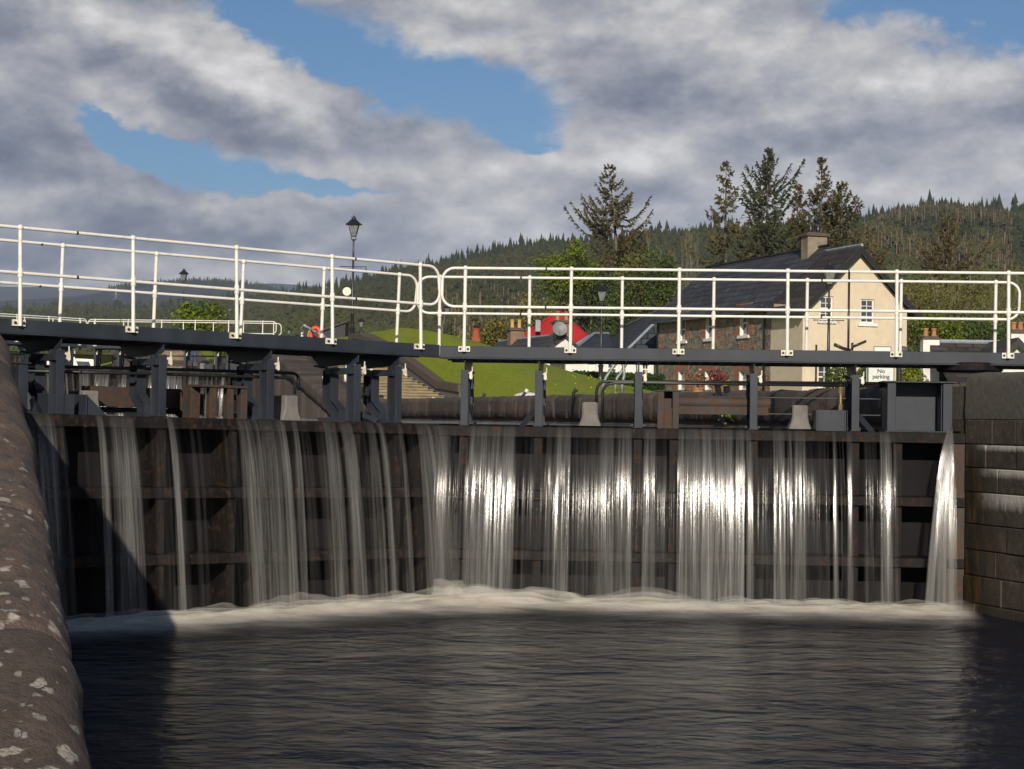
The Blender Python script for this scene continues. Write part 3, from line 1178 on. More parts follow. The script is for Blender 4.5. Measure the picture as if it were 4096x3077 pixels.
    for z0, z1 in ((LIP - .135, LIP), (1.33, 1.45), (.54, .66), (-.35, -.22)):
        b = mb()
        b.box(*xs(.0, 6.86), .0, .60, z0 + .012, z1)
        b.box(*xs(.0, 6.86), -.012, .012, z0, z1 - .004)
        b.build('cross_beam', rib, g, bevel=.004)
    b = mb()
    b.box(*xs(.0, 6.86), .56, .60, -2.9, LIP - .14)
    b.build('skin_plate', M_['skin'], g)
    for x in cols + ([3.1 * sx] if detail else []) + [6.0 * sx]:
        b = mb()
        for z0, z1 in ((1.46, LIP - .14), (.67, 1.32), (-.21, .53)):
            b.box(x - .012, x + .012, .05, .558, z0, z1)
            b.box(x - .055, x + .055, .035, .05, z0, z1)
        b.build('stiffener', rib, g)
    b = mb()
    b.box(*xs(.012, .16), .0, .56, -2.9, LIP - .14)
    b.build('mitre_post', rib, g)
    b = mb()
    b.box(*xs(6.62, 6.86), .02, .56, -2.9, LIP - .14)
    b.build('heel_post', M_['rust'], g)
    return g


TB = LIP + .02


def block(b, x, u, w, h, d=.5, sx=1):
    """pale housing with a flared foot"""
    k = w / 2
    prof = [(-k, h), (k, h), (k, .20), (k + .012, .13), (k + .04, .06), (k + .055, .0), (-k - .055, .0), (-k - .04, .06), (-k - .012, .13), (-k, .20)]
    b.prism(prof, lambda a, z, q: Vector((x + a, u + q, LIP - .02 + z)), 0, d)


def gear(L, g, spec):
    """machinery standing on the upper beam of one leaf"""
    sx = L.sx
    for px0, px1, py in spec['blocks']:
        b = MB(L.tr)
        u = .45
        xa, xb = L.t(px0, py, u), L.t(px1, py, u)
        zt = L.lp(px0, py, u)[1]
        block(b, (xa + xb) / 2, u, abs(xb - xa), zt - LIP + .02, .42)
        b.build('sluice_housing', M_['concrete'], g, bevel=.02)
    # hydraulic pipes with a bend at one end
    for u, pts in spec['pipes']:
        b = MB(L.tr)
        q = []
        for px, py in pts:
            x, z = L.lp(px, py, u)
            q.append(Vector((x, u, z)))
        # round the corner
        out = [q[0]]
        for a, c, e in zip(q, q[1:], q[2:]):
            r = min(.16, (a - c).length * .5, (e - c).length * .5)
            p1, p2 = c + (a - c).normalized() * r, c + (e - c).normalized() * r
            for i in range(7):
                t = i / 6
                out.append(p1 * (1 - t) ** 2 + c * 2 * t * (1 - t) + p2 * t * t)
        out.append(q[-1])
        b.tube(out, .019, 8)
        b.build('hydraulic_pipe', M_['black'], g, smooth=True)


def X(L, px, py=1650, u=.05):
    return L.t(px, py, u)


right_cols = [X(LR, p) for p in (1857, 2154, 2553, 3014, 3421)]
left_cols = [X(LL, p) for p in (1590, 1426, 1078, 646, 236)]
fr = [LR.t(p, 1330, -.05) for p in (1857, 2282, 2715, 3150, 3587, 4035)]
fl_ = [LL.t(p, 1330, -.05) for p in (80, 533, 948, 1331, 1685)]
fl_.append(fl_[0] - 1.42)
br = [LR.t(p, 1330, DECK_W + .05) for p in (1758, 2117, 2487, 2853, 3226, 3601, 3979)]
bl = [LL.t(p, 1300, DECK_W + .05) for p in (238, 613, 962, 1285, 1586)]
bl.append(bl[0] - 1.35)
gate_r = build_leaf(LR, 'right leaf of the nearest lock gate, facing the camera, grey walkway with white railings', 8.6, fr, br,
                    LR.t(1768, 1150, -.05), LR.t(1671, 1180, DECK_W), LR.t(4078, 1200, DECK_W), right_cols, True, True)
gate_l = build_leaf(LL, 'left leaf of the nearest lock gate, slanting to the left, dark walkway with white railings', 8.4, fl_, bl,
                    LL.t(1763, 1150, -.05), LL.t(1667, 1170, DECK_W), None, left_cols, True, True)
gear(LR, gate_r, {'blocks': [(2329, 2391, 1608), (3170, 3233, 1621)],
                  'pipes': [(.50, [(2385, 1640), (2386, 1525), (3560, 1534)]), (.40, [(2411, 1690), (2410, 1533), (2600, 1532), (3560, 1546)])]})
gear(LL, gate_l, {'blocks': [(336, 399, 1562), (1143, 1196, 1582)],
                  'pipes': [(.62, [(1193, 1560), (1196, 1494), (700, 1478), (100, 1464)]), (.5, [(1179, 1578), (1180, 1513), (700, 1498), (100, 1484)])]})


def gate_bits():
    # ---- right leaf
    L, g, T = LR, gate_r, LR.tr
    sx = 1

    def xx(p, u=.05):
        return L.t(p, 1640, u)
    # end box with its recessed panel
    x0, x1 = xx(3548), xx(3808)
    ztop = L.lp(3560, 1530, .0)[1]
    b = MB(T)
    b.box(x0, x0 + .11, .02, .06, LIP, ztop)
    b.box(x0, x0 + .016, .06, .55, LIP, ztop)
    b.box(x1 - .12, x1, .02, .06, LIP, ztop)
    b.box(x1 - .14, x1 - .125, .06, .55, LIP, ztop)
    b.box(x0 - .05, x1 + .06, -.01, .60, ztop, ztop + .022)
    b.box(x0 + .016, x1 - .14, .42, .44, LIP, ztop)
    b.box(x0 - .02, x1, .0, .60, LIP + .001, LIP + .02)
    b.build('end_box', M_['steel'], g, bevel=.004)
    # rusty guide frame, long rusty ram cover, bolted box
    xa, xb = xx(2630), xx(2716)
    zt = L.lp(2640, 1566, .05)[1]
    b = MB(T)
    b.box(xa, xa + .085, .03, .25, LIP, zt)
    b.box(xb - .085, xb, .03, .25, LIP, zt)
    b.box(xa - .02, xb + .02, .02, .27, zt, zt + .02)
    b.box(xa + .085, xb - .085, .10, .12, LIP, LIP + .27)
    b.box(xa + .085, xb - .085, .24, .25, LIP, zt)
    b.build('guide_frame', M_['rust'], g, bevel=.004)
    b = MB(T)
    zc = L.lp(2850, 1610, .42)[1]
    b.tube([(xb, .46, zc), (xx(3080, .46), .46, zc - .01)], .085, 14)
    b.box(xb, xx(3080), .36, .60, zc - .16, zc - .055)
    b.build('ram_cover', M_['rust'], g, auto=40)
    for py in (1585, 1650):
        b = MB(T)
        zz = L.lp(2850, py, .5)[1]
        b.box(xb, xx(3600), .5, .53, zz - .014, zz)
        b.build('stay_rod', M_['black'], g)
    xc, xd = xx(3270), xx(3378)
    zt = L.lp(3300, 1640, .03)[1]
    b = MB(T)
    b.box(xc, xd, .02, .035, LIP, zt)
    b.box(xc - .02, xc, .02, .4, LIP, zt)
    b.box(xd, xd + .02, .02, .4, LIP, zt)
    b.prism([(.035, LIP), (.4, LIP), (.035, zt)], lambda a, z, d: Vector((xd + .03 + d, a, z)), 0, .012)
    for k in (.14, .5, .86):
        b.lathe((xc + (xd - xc) * k, .02, zt - .04), [(.010, 0), (.010, .008)], 6, Matrix.Rotation(R_(90), 3, 'X'))
    b.build('bolted_box', M_['steel'], g, bevel=.003)
    for p0, q0, p1, q1 in ((2092, 1705, 2132, 1648), (3482, 1730, 3430, 1655)):
        b = MB(T)
        (xa, za), (xb, zb) = L.lp(p0, q0, .3), L.lp(p1, q1, .3)
        b.tube([(xa, .05, za), (xb, .45, zb)], .05, 4)
        b.build('strut', M_['steel'], g)
    b = MB(T)
    xv = xx(3374)
    b.tube([(xv, .42, LIP), (xv, .42, L.lp(3374, 1546, .42)[1])], .022, 10)
    b.tube([(xv, .42, LIP + .5), (xv, .42, LIP + .62)], .032, 8)
    b.tube([(xv, .42, LIP + .25), (xv, .42, LIP + .36)], .030, 8)
    b.build('valve_pipe', mat('brass', (.45, .36, .16), (.28, .22, .10), 20, rough=.4, metal=.7), g, auto=40)
    # heel collar
    b = MB(T)
    xh = L.t(3850, 1484, .3)
    b.lathe((xh + .1, .35, 3.09), [(.40, 0), (.43, .02), (.43, .10), (.40, .12), (.3, .125)], 20)
    b.build('heel_collar', M_['steel_wet'], g, auto=40)
    # ---- left leaf
    L, g, T = LL, gate_l, LL.tr
    b = MB(T)
    xa, xb = xx2(812), xx2(990)
    zt = L.lp(900, 1552, .1)[1]
    for p in (850, 920, 975):
        x = L.t(p, 1640, .05)
        b.box(x - .045, x + .045, .04, .06, LIP, zt)
        b.box(x - .006, x + .006, .06, .2, LIP, zt)
    b.box(L.t(812, 1640), L.t(995, 1640), .02, .5, zt, zt + .03)
    b.box(L.t(812, 1640), L.t(850, 1640), .30, .5, LIP, zt)
    b.build('guide_frame', M_['rust'], g, bevel=.003)
    b = MB(T)
    zc = L.lp(700, 1600, .5)[1]
    b.box(L.t(400, 1600, .5), L.t(782, 1600, .5), .75, 1.0, zc - .10, zc + .14)
    b.tube([(L.t(400, 1600, .8), .95, zc - .14), (L.t(760, 1600, .8), .95, zc - .14)], .035, 10)
    b.prism([(0, zc + .1), (.35, zc + .1), (.35, zc - .16), (.18, zc - .22), (0, zc - .10)], lambda a, z, d: Vector((L.t(715, 1600, .7) + a, .7 + d, z)), 0, .3)
    b.build('ram_cover', M_['rust'], g, bevel=.004)
    b = MB(T)
    x0, x1 = L.t(186, 1640, .1), L.t(290, 1640, .1)
    zt = L.lp(230, 1575, .1)[1]
    b.box(x0, x1, .05, .065, LIP, zt)
    b.box(x0, x0 + .015, .065, .4, LIP, zt)
    b.box(x1 + .13, x1 + .145, .02, .40, LIP, zt)
    b.prism([(0, LIP), (.26, LIP), (0, zt)], lambda a, z, d: Vector((x1 + .15 + a, .05 + d, z)), 0, .014)
    b.build('bolted_box', M_['steel'], g, bevel=.003)
    for p0, q0, p1, q1 in ((1470, 1690, 1402, 1640), (112, 1660, 160, 1600), (195, 1660, 158, 1600)):
        b = MB(T)
        (xa, za), (xb, zb) = L.lp(p0, q0, .3), L.lp(p1, q1, .3)
        b.tube([(xa, .08, za), (xb, .45, zb)], .055, 4)
        b.build('strut', M_['steel'], g)
    b = MB(T)
    x0, x1 = L.t(-60, 1500, .1), L.t(100, 1500, .1)
    zt = L.lp(60, 1455, .1)[1]
    b.box(x1 - .11, x1, .02, .06, LIP, zt)
    b.box(x0, x1, .40, .42, LIP, zt)
    b.box(x0, x1 + .03, .0, .6, zt, zt + .02)
    b.build('end_box', M_['steel'], g, bevel=.003)


def xx2(p):
    return LL.t(p, 1640, .05)


gate_bits()

# the gates of the next lock, 55 m further up the canal
for src, lab in ((gate_r, 'right leaf of the farther lock gate, small, seen under the left walkway'),
                 (gate_l, 'left leaf of the farther lock gate, its white railing low at the left edge')):
    c = copy_tree(src)
    c.location = src.location + SHIFT2
    c['label'] = lab

# ------------------------------------------------------------------ falling water


def falls_mat():
    t = NT('falling_water')
    sp = t.new('ShaderNodeSeparateXYZ')
    t.l.new(t.tc.outputs['UV'], sp.inputs[0])
    fall = sp.outputs[1]
    uv = t.tc.outputs['UV']
    s1 = t.noise(1.0, 3, .6, (38, .55, 1), vec=uv)
    s2 = t.noise(1.0, 4, .7, (120, 1.3, 1), vec=uv)
    s3 = t.noise(1.0, 2, .5, (9, .25, 1), vec=uv)
    st = t.math('ADD', t.math('MULTIPLY', s1, .55), t.math('ADD', t.math('MULTIPLY', s2, .45), t.math('MULTIPLY', s3, .35)))
    streak = t.range(st, .58, .82)
    d = t.attr('dens')
    a = t.math('MULTIPLY', d, t.math('MULTIPLY_ADD', streak, 1.15, .14))
    a = t.math('MULTIPLY', a, t.range(fall, 0.0, .5, .22, 1))
    t.put(t.math('MINIMUM', a, .96), t.b.inputs['Alpha'])
    t.bump(t.math('ADD', t.math('MULTIPLY', s1, .6), s2), .5, .0022)
    return t.out((.24, .235, .222), .14, 0, .9)


M_['falls'] = falls_mat()

S_LEFT = [  # first px, last px, density, at the lip
    (92, 205, .55), (205, 235, .30), (300, 372, .10), (374, 398, .80), (398, 424, .28), (424, 520, .62), (520, 560, .10), (575, 600, .12), (600, 650, .22), (655, 676, .85), (676, 700, .2),
    (735, 752, .22), (765, 778, .18), (868, 885, .25), (895, 925, .14), (935, 985, .62), (985, 1000, .3), (1000, 1016, .62), (1020, 1085, .42), (1085, 1100, .6), (1103, 1122, .75), (1122, 1150, .18),
    (1155, 1175, .5), (1180, 1215, .34), (1240, 1275, .25), (1275, 1330, .48), (1340, 1392, .55), (1400, 1440, .35), (1455, 1480, .5), (1495, 1515, .75), (1515, 1560, .15), (1575, 1590, .4), (1600, 1640, .2),
    (1650, 1690, .5), (1690, 1705, .75), (1705, 1762, .42)]
S_RIGHT = [(1752, 1800, .45), (1800, 1850, .32), (1850, 1868, .4), (1868, 1880, .15), (1880, 1960, .62), (1960, 2012, .55), (2018, 2030, .7), (2032, 2066, .6), (2066, 2098, .1), (2100, 2112, .35), (2112, 2190, .16), (2190, 2208, .45), (2210, 2226, .2),
           (2226, 2286, .68), (2290, 2396, .32), (2398, 2456, .58), (2458, 2468, .25), (2470, 2528, .52), (2532, 2575, .16), (2578, 2622, .52), (2622, 2700, .2), (2715, 2738, .5), (2742, 2800, .66), (2804, 2846, .80), (2850, 2878, .62),
           (2880, 2930, .72), (2934, 2944, .2), (2944, 2976, .66), (2982, 3000, .5), (3000, 3036, .14), (3040, 3085, .42), (3090, 3132, .58), (3136, 3146, .3), (3150, 3160, .5), (3164, 3176, .3), (3178, 3218, .55), (3218, 3262, .22), (3262, 3300, .30),
           (3306, 3311, .35), (3328, 3338, .55), (3350, 3353, .25), (3362, 3366, .25), (3386, 3398, .50), (3398, 3410, .22), (3448, 3500, .38), (3516, 3560, .74), (3562, 3574, .42)]


def falls(L, strips, label, cat, seed, z_foot=0.0):
    rnd = random.Random(seed)
    V, Fc, D, UV = [], [], [], []
    strips = [(a, c, (d * (.95 if L.sx < 0 else .88) if d > (.36 if L.sx < 0 else .47) else d * .45)) for a, c, d in strips]
    H = LIP - z_foot
    rows = [(.10, -.004), (.05, .0), (.0, .006)]
    nf = 20
    for layer in range(2):
        for (p0, p1, dn) in strips:
            xa, xb = L.t(p0, 1700 if L.sx > 0 else 1680, 0), L.t(p1, 1705 if L.sx > 0 else 1680, 0)
            if layer == 1:
                if dn < .2:
                    continue
                xa, xb = xa - .012, xb + .012
            n = max(3, int(abs(xb - xa) / .012))
            vx0 = (rnd.uniform(.60, .76) if L.sx < 0 else rnd.uniform(.82, 1.0)) - .08 * layer
            dr = rnd.uniform(-.035, .035)
            nb = len(V)
            for i in range(n + 1):
                k = i / n
                x = xa + (xb - xa) * k
                ed = min(1, 6 * min(k, 1 - k) + .12)
                vx = vx0 + .05 * noise.noise(Vector((x * 9, seed + layer * 5, 0))) + .02 * noise.noise(Vector((x * 40, seed, 3)))
                dl = dn * ed * (.75 + .5 * noise.noise(Vector((x * 22, seed * 3, layer * 2.0)))) * (1 if layer == 0 else .6)
                for j in range(nf + 1):
                    f = H * (j / nf) ** 1.5 + (.03 if z_foot == 0 else 0) * (j / nf)
                    tau = math.sqrt(2 * max(f, 0) / 9.81)
                    u = .10 if j == 0 else -.012 - vx * tau
                    sp = (k - .5) * .05 * tau * (1 if dn < .6 else .6)
                    q = L.M @ Vector((x + dr * tau + sp, u, LIP + .016 - f + L.sag(x) * max(0, 1 - f)))
                    V.append(tuple(q))
                    D.append(max(0, dl))
                    UV.append((x + layer * 3.3, f))
            for i in range(n):
                for j in range(nf):
                    a = nb + i * (nf + 1) + j
                    Fc.append((a, a + 1, a + nf + 2, a + nf + 1) if L.sx < 0 else (a, a + nf + 1, a + nf + 2, a + 1))
    me = bpy.data.meshes.new('water_curtain')
    me.from_pydata(V, [], Fc)
    at = me.attributes.new('dens', 'FLOAT', 'POINT')
    at.data.foreach_set('value', np.array(D, np.float32))
    uv = me.uv_layers.new(name='UVMap')
    li = np.empty(len(me.loops), np.int32)
    me.loops.foreach_get('vertex_index', li)
    uv.data.foreach_set('uv', np.array(UV, np.float32)[li].ravel())
    me.polygons.foreach_set('use_smooth', [True] * len(me.polygons))
    me.materials.append(M_['falls'])
    o = bpy.data.objects.new('water_curtain', me)
    COL.objects.link(o)
    return tag(o, label, cat, kind='stuff')


VEIL_R = [(1765, 3290, .035)]
VEIL_L = [(380, 1755, .03)]
fR = falls(LR, S_RIGHT + VEIL_R, 'bright streams of water pouring down the right gate leaf', 'waterfall', 3)
fL = falls(LL, S_LEFT + VEIL_L, 'thin curved streams of water falling from the left gate leaf', 'waterfall', 5)
for o, lab in ((fR, 'water spilling over the right leaf of the farther gate'), (fL, 'water spilling over the left leaf of the farther gate')):
    c = o.copy()
    COL.objects.link(c)
    c.location = SHIFT2
    c['label'] = lab


def jet():
    """leak fanning out from the gap between the right leaf and the wall"""
    rnd = random.Random(8)
    V, Fc, D, UV = [], [], [], []
    L = LR
    x0 = L.t(3806, 1720, 0)
    for k in range(26):
        vx = -.05 - .50 * (k / 25) + .03 * rnd.uniform(-1, 1)
        vy = .55 + .5 * rnd.random()
        wd = .030
        nb = len(V)
        dn = (.45 if k > 20 or k < 3 else .26) * rnd.uniform(.6, 1.3)
        for i in range(4):
            for j in range(19):
                f = 2.33 * (j / 18) ** 1.5
                tau = math.sqrt(2 * f / 9.81)
                x = x0 + vx * tau * .98 + (i / 3 - .5) * (wd + .05 * tau)
                V.append(tuple(L.M @ Vector((x, .02 - vy * tau - .02, 2.36 - f))))
                D.append(dn * (.3 if i in (0, 3) else 1))
                UV.append((k * .21 + i * .03, f))
        for i in range(3):
            for j in range(18):
                a = nb + i * 19 + j
                Fc.append((a, a + 19, a + 20, a + 1))
    me = bpy.data.meshes.new('water_jet')
    me.from_pydata(V, [], Fc)
    at = me.attributes.new('dens', 'FLOAT', 'POINT')
    at.data.foreach_set('value', np.array(D, np.float32))
    uv = me.uv_layers.new(name='UVMap')
    li = np.empty(len(me.loops), np.int32)
    me.loops.foreach_get('vertex_index', li)
    uv.data.foreach_set('uv', np.array(UV, np.float32)[li].ravel())
    me.polygons.foreach_set('use_smooth', [True] * len(me.polygons))
    me.materials.append(M_['falls'])
    o = bpy.data.objects.new('water_jet', me)
    COL.objects.link(o)
    tag(o, 'fan of leaking water beside the right lock wall', 'waterfall', kind='stuff')


jet()


# ------------------------------------------------------------------ foam at the foot of the falls
def foam_mat():
    t = NT('foam')
    n = t.noise(2.0, 6, .6, (.8, 1.6, 1), dist=.5)
    n2 = t.noise(7, 5, .6)
    a = t.math('MULTIPLY', t.attr('dens'), t.range(t.math('ADD', n, t.math('MULTIPLY', n2, .4)), .38, .85, .4, 1.7))
    t.put(t.math('MINIMUM', a, .97), t.b.inputs['Alpha'])
    return t.out(t.mix(t.range(n2, .35, .65), (.92, .90, .83), (.86, .80, .66)), .9, 0, .2)


M_['foam'] = foam_mat()


def foam():
    V, Fc, D = [], [], []
    rows = 22
    for layer, (hk, ak, u0, u1) in enumerate(((.02, .35, -.10, -2.3), (.03, .95, -.10, -1.35), (.055, .9, -.15, -1.2), (.085, .7, -.2, -1.15), (.115, .45, -.25, -1.1), (.145, .26, -.3, -1.0), (.18, .14, -.3, -1.0))):
        n = 380
        nb = len(V)
        for i in range(n + 1):
            x = -7.4 + 14.6 * i / n
            L = LR if x >= 0 else LL
            for j in range(rows + 1):
                k = j / rows
                wob = .12 * noise.noise(Vector((x * 1.1, layer * .7, 0))) + .06 * noise.noise(Vector((x * 4, layer * .6, 2)))
                u = u0 + (u1 - u0) * k - wob
                bell = math.sin(PI * min(1, max(0, k * 1.05))) ** .9
                hh = hk * (.55 + .95 * abs(noise.noise(Vector((x * .9, k * 1.4, layer * .35 + 4)))) + .35 * noise.noise(Vector((x * 3.5, k * 4, layer * .5))))
                if abs(x) < 2.2:
                    hh *= 1 + .35 * (1 - abs(x) / 2.2)
                V.append(tuple(L.M @ Vector((x, u, .006 + layer * .003 + max(0, hh) * bell))))
                e = smooth(k, 0, .25) * (1 - smooth(k, .32, 1.0)) * ak * (.8 + .5 * noise.noise(Vector((x * 1.3, layer * 2.0, k * 2))))
                e *= smooth(6.95 - x, 0, .5) if x > 0 else (.55 + .45 * smooth(7.0 + x, 0, 2.2))
                D.append(max(0, e))
        m = rows + 1
        for i in range(n):
            for j in range(rows):
                a = nb + i * m + j
                Fc.append((a, a + m, a + m + 1, a + 1))
    me = bpy.data.meshes.new('foam')
    me.from_pydata(V, [], Fc)
    at = me.attributes.new('dens', 'FLOAT', 'POINT')
    at.data.foreach_set('value', np.array(D, np.float32))
    me.polygons.foreach_set('use_smooth', [True] * len(me.polygons))
    me.materials.append(M_['foam'])
    o = bpy.data.objects.new('foam', me)
    COL.objects.link(o)
    tag(o, 'cream coloured foam boiling where the falls meet the dark water', 'foam', kind='stuff')


foam()


# ------------------------------------------------------------------ houses
def slate_mat(name, base, moss):
    t = NT(name)
    m = t.new('ShaderNodeMapping')
    t.l.new(t.tc.outputs['UV'], m.inputs[0])
    br = t.new('ShaderNodeTexBrick')
    br.offset = .5
    t.l.new(m.outputs[0], br.inputs['Vector'])
    for k, v in (('Scale', 1.0), ('Mortar Size', .035), ('Mortar Smooth', .2), ('Bias', -.1), ('Brick Width', .85), ('Row Height', .48)):
        br.inputs[k].default_value = v
    br.inputs['Color1'].default_value = (*base, 1)
    br.inputs['Color2'].default_value = (*[x * 2.1 for x in base], 1)
    br.inputs['Mortar'].default_value = (*[x * .25 for x in base], 1)
    n = t.noise(1.1, 7, .65)
    c = t.mix(t.range(n, .42, .70, 0, .7), br.outputs['Color'], moss)
    c = t.mix(t.range(t.noise(4.5, 6, .7), .58, .72, 0, .8), c, tuple(x * 2.6 for x in base))
    t.bump(t.math('MULTIPLY_ADD', t.noise(9, 4), .3, t.math('SUBTRACT', 1, br.outputs['Fac'])), .6, .03)
    return t.out(c, .6, 0, .2)


M_['slate'] = slate_mat('dark_slates', (.036, .037, .042), (.060, .054, .048))
M_['slate_blue'] = slate_mat('blue_slates', (.030, .034, .042), (.044, .048, .056))
M_['slate_moss'] = slate_mat('mossy_slates', (.040, .034, .032), (.070, .052, .028))
M_['cream'] = mat('cream_harling', (.68, .575, .43), (.60, .50, .37), 2.2, .35, .7, .9, .55, 16, dist=.02)
M_['glass'] = mat('window_glass', (.025, .03, .04), (.07, .085, .10), 1.4, .4, .6, .06, spec=.8)
M_['redroof'] = mat('red_sheet_roof', (.40, .018, .014), (.30, .014, .012), .8, .35, .7, .5, .3, 6)
M_['redstone'] = mat('red_sandstone_dressing', (.34, .15, .085), (.24, .11, .07), 2.0, .35, .7, .85, .3, 20)
M_['hedge'] = var_leaf('hedge_leaves', [(.012, .030, .005), (.03, .07, .008), (.07, .12, .015)])


def rubble():
    """random rubble: grey and red stones in pale sandy mortar"""
    t = NT('random_rubble')
    m = t.new('ShaderNodeMapping')
    m.inputs['Scale'].default_value = (1, 1.7, 1)
    t.l.new(t.tc.outputs['UV'], m.inputs[0])
    nz = t.noise(2.2, 3, .5)
    va = t.new('ShaderNodeVectorMath', operation='ADD')
    t.l.new(m.outputs[0], va.inputs[0])
    cmb = t.new('ShaderNodeCombineXYZ')
    t.l.new(t.math('MULTIPLY', nz, .4), cmb.inputs[0])
    t.l.new(t.math('MULTIPLY', nz, -.4), cmb.inputs[1])
    t.l.new(cmb.outputs[0], va.inputs[1])
    v = t.new('ShaderNodeTexVoronoi', voronoi_dimensions='2D')
    v.inputs['Scale'].default_value = 2.5
    t.l.new(va.outputs[0], v.inputs['Vector'])
    e = t.new('ShaderNodeTexVoronoi', voronoi_dimensions='2D', feature='DISTANCE_TO_EDGE')
    e.inputs['Scale'].default_value = 2.5
    t.l.new(va.outputs[0], e.inputs['Vector'])
    sc = t.new('ShaderNodeSeparateColor')
    t.l.new(v.outputs['Color'], sc.inputs[0])
    r = t.new('ShaderNodeValToRGB')
    r.color_ramp.interpolation = 'CONSTANT'
    t.l.new(sc.outputs[0], r.inputs[0])
    el = r.color_ramp.elements
    el[0].color, el[1].color = (.20, .18, .155, 1), (.33, .155, .10, 1)
    el[1].position = .82
    for q, c in ((.25, (.29, .235, .17)), (.45, (.13, .125, .125)), (.62, (.33, .265, .185))):
        x = el.new(q)
        x.color = (*c, 1)
    c = t.mix(t.range(t.noise(14, 6, .7), .35, .7, 0, .55), r.outputs[0], (.10, .08, .065))
    c = t.mix(t.range(e.outputs['Distance'], .02, .065, 1, 0), c, (.36, .285, .19))
    t.bump(t.range(e.outputs['Distance'], 0, .12), .8, .05)
    return t.out(c, .9)


M_['rubble'] = rubble()
G_, L_ = Vector((.9533, .302, 0)), Vector((-.302, .9533, 0))      # along the gable; along the house, away


class Frame:
    def __init__(s, o, g=G_, l=L_):
        s.o, s.g, s.l = Vector(o), g, l

    def p(s, a, b, z):
        return s.o + s.g * a + s.l * b + Vector((0, 0, z))


def quad_uv(o, fr, flat=None):
    """UV in metres: along the longest horizontal of each face, and height (or slope length)"""
    me = o.data
    uv = me.uv_layers.new(name='UVMap')
    for pl in me.polygons:
        n = pl.normal
        h = Vector((-n.y, n.x, 0))
        h = h.normalized() if h.length > .01 else Vector((1, 0, 0))
        u = n.cross(h)
        for li in pl.loop_indices:
            co = me.vertices[me.loops[li].vertex_index].co
            uv.data[li].uv = (co.dot(h), co.dot(u))
    return o


def wall_with_holes(b, fn, x0, x1, z0, z1, holes, depth=.16, reveal=True):
    """a flat wall in the plane fn(x, z, out) with window openings and their reveals; holes: (x0, x1, z0, z1)"""
    xs_ = sorted({x0, x1, *[q for h in holes for q in h[:2] if x0 < q < x1]})
    zs_ = sorted({z0, z1, *[q for h in holes for q in h[2:] if z0 < q < z1]})
    for a, c in zip(xs_, xs_[1:]):
        for d, e in zip(zs_, zs_[1:]):
            mx, mz = (a + c) / 2, (d + e) / 2
            if any(h[0] < mx < h[1] and h[2] < mz < h[3] for h in holes):
                continue
            b.add([fn(a, d, 0), fn(c, d, 0), fn(c, e, 0), fn(a, e, 0)], [(0, 1, 2, 3)])
    for h in holes if reveal else ():
        q = [(h[0], h[2]), (h[1], h[2]), (h[1], h[3]), (h[0], h[3])]
        for (a, d), (c, e) in zip(q, q[1:] + q[:1]):
            b.add([fn(a, d, 0), fn(c, e, 0), fn(c, e, -depth), fn(a, d, -depth)], [(0, 1, 2, 3)])


def window(fn, h, parent, panes=(2, 4), sill=True, depth=.14, apron=0.0):
    """sash window in the opening h: frame with its glazing bars, pane and sill"""
    x0, x1, z0, z1 = h
    b = MB()

    def bar(a, c, d, e, t=.05, back=0.0):
        vs = [fn(x, z, -depth + back + q) for q in (0, t) for x, z in ((a, d), (c, d), (c, e), (a, e))]
        b.add(vs, [(0, 3, 2, 1), (4, 5, 6, 7), (0, 1, 5, 4), (1, 2, 6, 5), (2, 3, 7, 6), (3, 0, 4, 7)])
    f = .085
    bar(x0, x0 + f, z0, z1)
    bar(x1 - f, x1, z0, z1)
    bar(x0 + f, x1 - f, z1 - f * .9, z1)
    bar(x0 + f, x1 - f, z0, z0 + .09 + apron)
    zm = (z0 + apron + z1) / 2
    bar(x0 + f, x1 - f, zm - .035, zm + .035, .06)
    for i in range(1, panes[0]):
        x = x0 + f + (x1 - x0 - 2 * f) * i / panes[0]
        bar(x - .018, x + .018, z0 + .09 + apron, z1 - f, .035)
    if panes[1] > 2:
        for zz in ((z0 + .09 + apron + zm) / 2, (zm + z1 - f) / 2):
            bar(x0 + f, x1 - f, zz - .016, zz + .016, .035)
    w = b.build('window', M_['whitewood'], parent)
    b = MB()
    b.add([fn(x0 + .02, z0 + .02, -depth + .012), fn(x1 - .02, z0 + .02, -depth + .012), fn(x1 - .02, z1 - .02, -depth + .012), fn(x0 + .02, z1 - .02, -depth + .012)], [(0, 1, 2, 3)])
    b.build('pane', M_['glass'], w)
    if sill:
        b = MB()
        e = .16
        vs = [fn(x, z, q) for q in (-depth, .10) for x, z in ((x0 - e, z0 - .16), (x1 + e, z0 - .16), (x1 + e, z0 - .003), (x0 - e, z0 - .003))]
        b.add(vs, [(0, 3, 2, 1), (4, 5, 6, 7), (0, 1, 5, 4), (1, 2, 6, 5), (2, 3, 7, 6), (3, 0, 4, 7)])
        b.build('sill', M_['whitewood'], w)
    return w


def roof_slab(b, fr, g0, g1, z0, z1, l0, l1, th=.14):
    """one slope from (g0, z0) at the eaves to (g1, z1) at the ridge, between l0 and l1"""
    n = Vector((-(z1 - z0), (g1 - g0)))
    n = n / n.length * th
    if n.y < 0:
        n = -n
    vs = []
    for l in (l0, l1):
        vs += [fr.p(g0, l, z0), fr.p(g1, l, z1), fr.p(g1 + n.x * 0, l, z1 - th * 1.3), fr.p(g0, l, z0 - th)]
    b.add(vs, [(0, 1, 5, 4), (1, 2, 6, 5), (2, 3, 7, 6), (3, 0, 4, 7), (0, 3, 2, 1), (4, 5, 6, 7)])


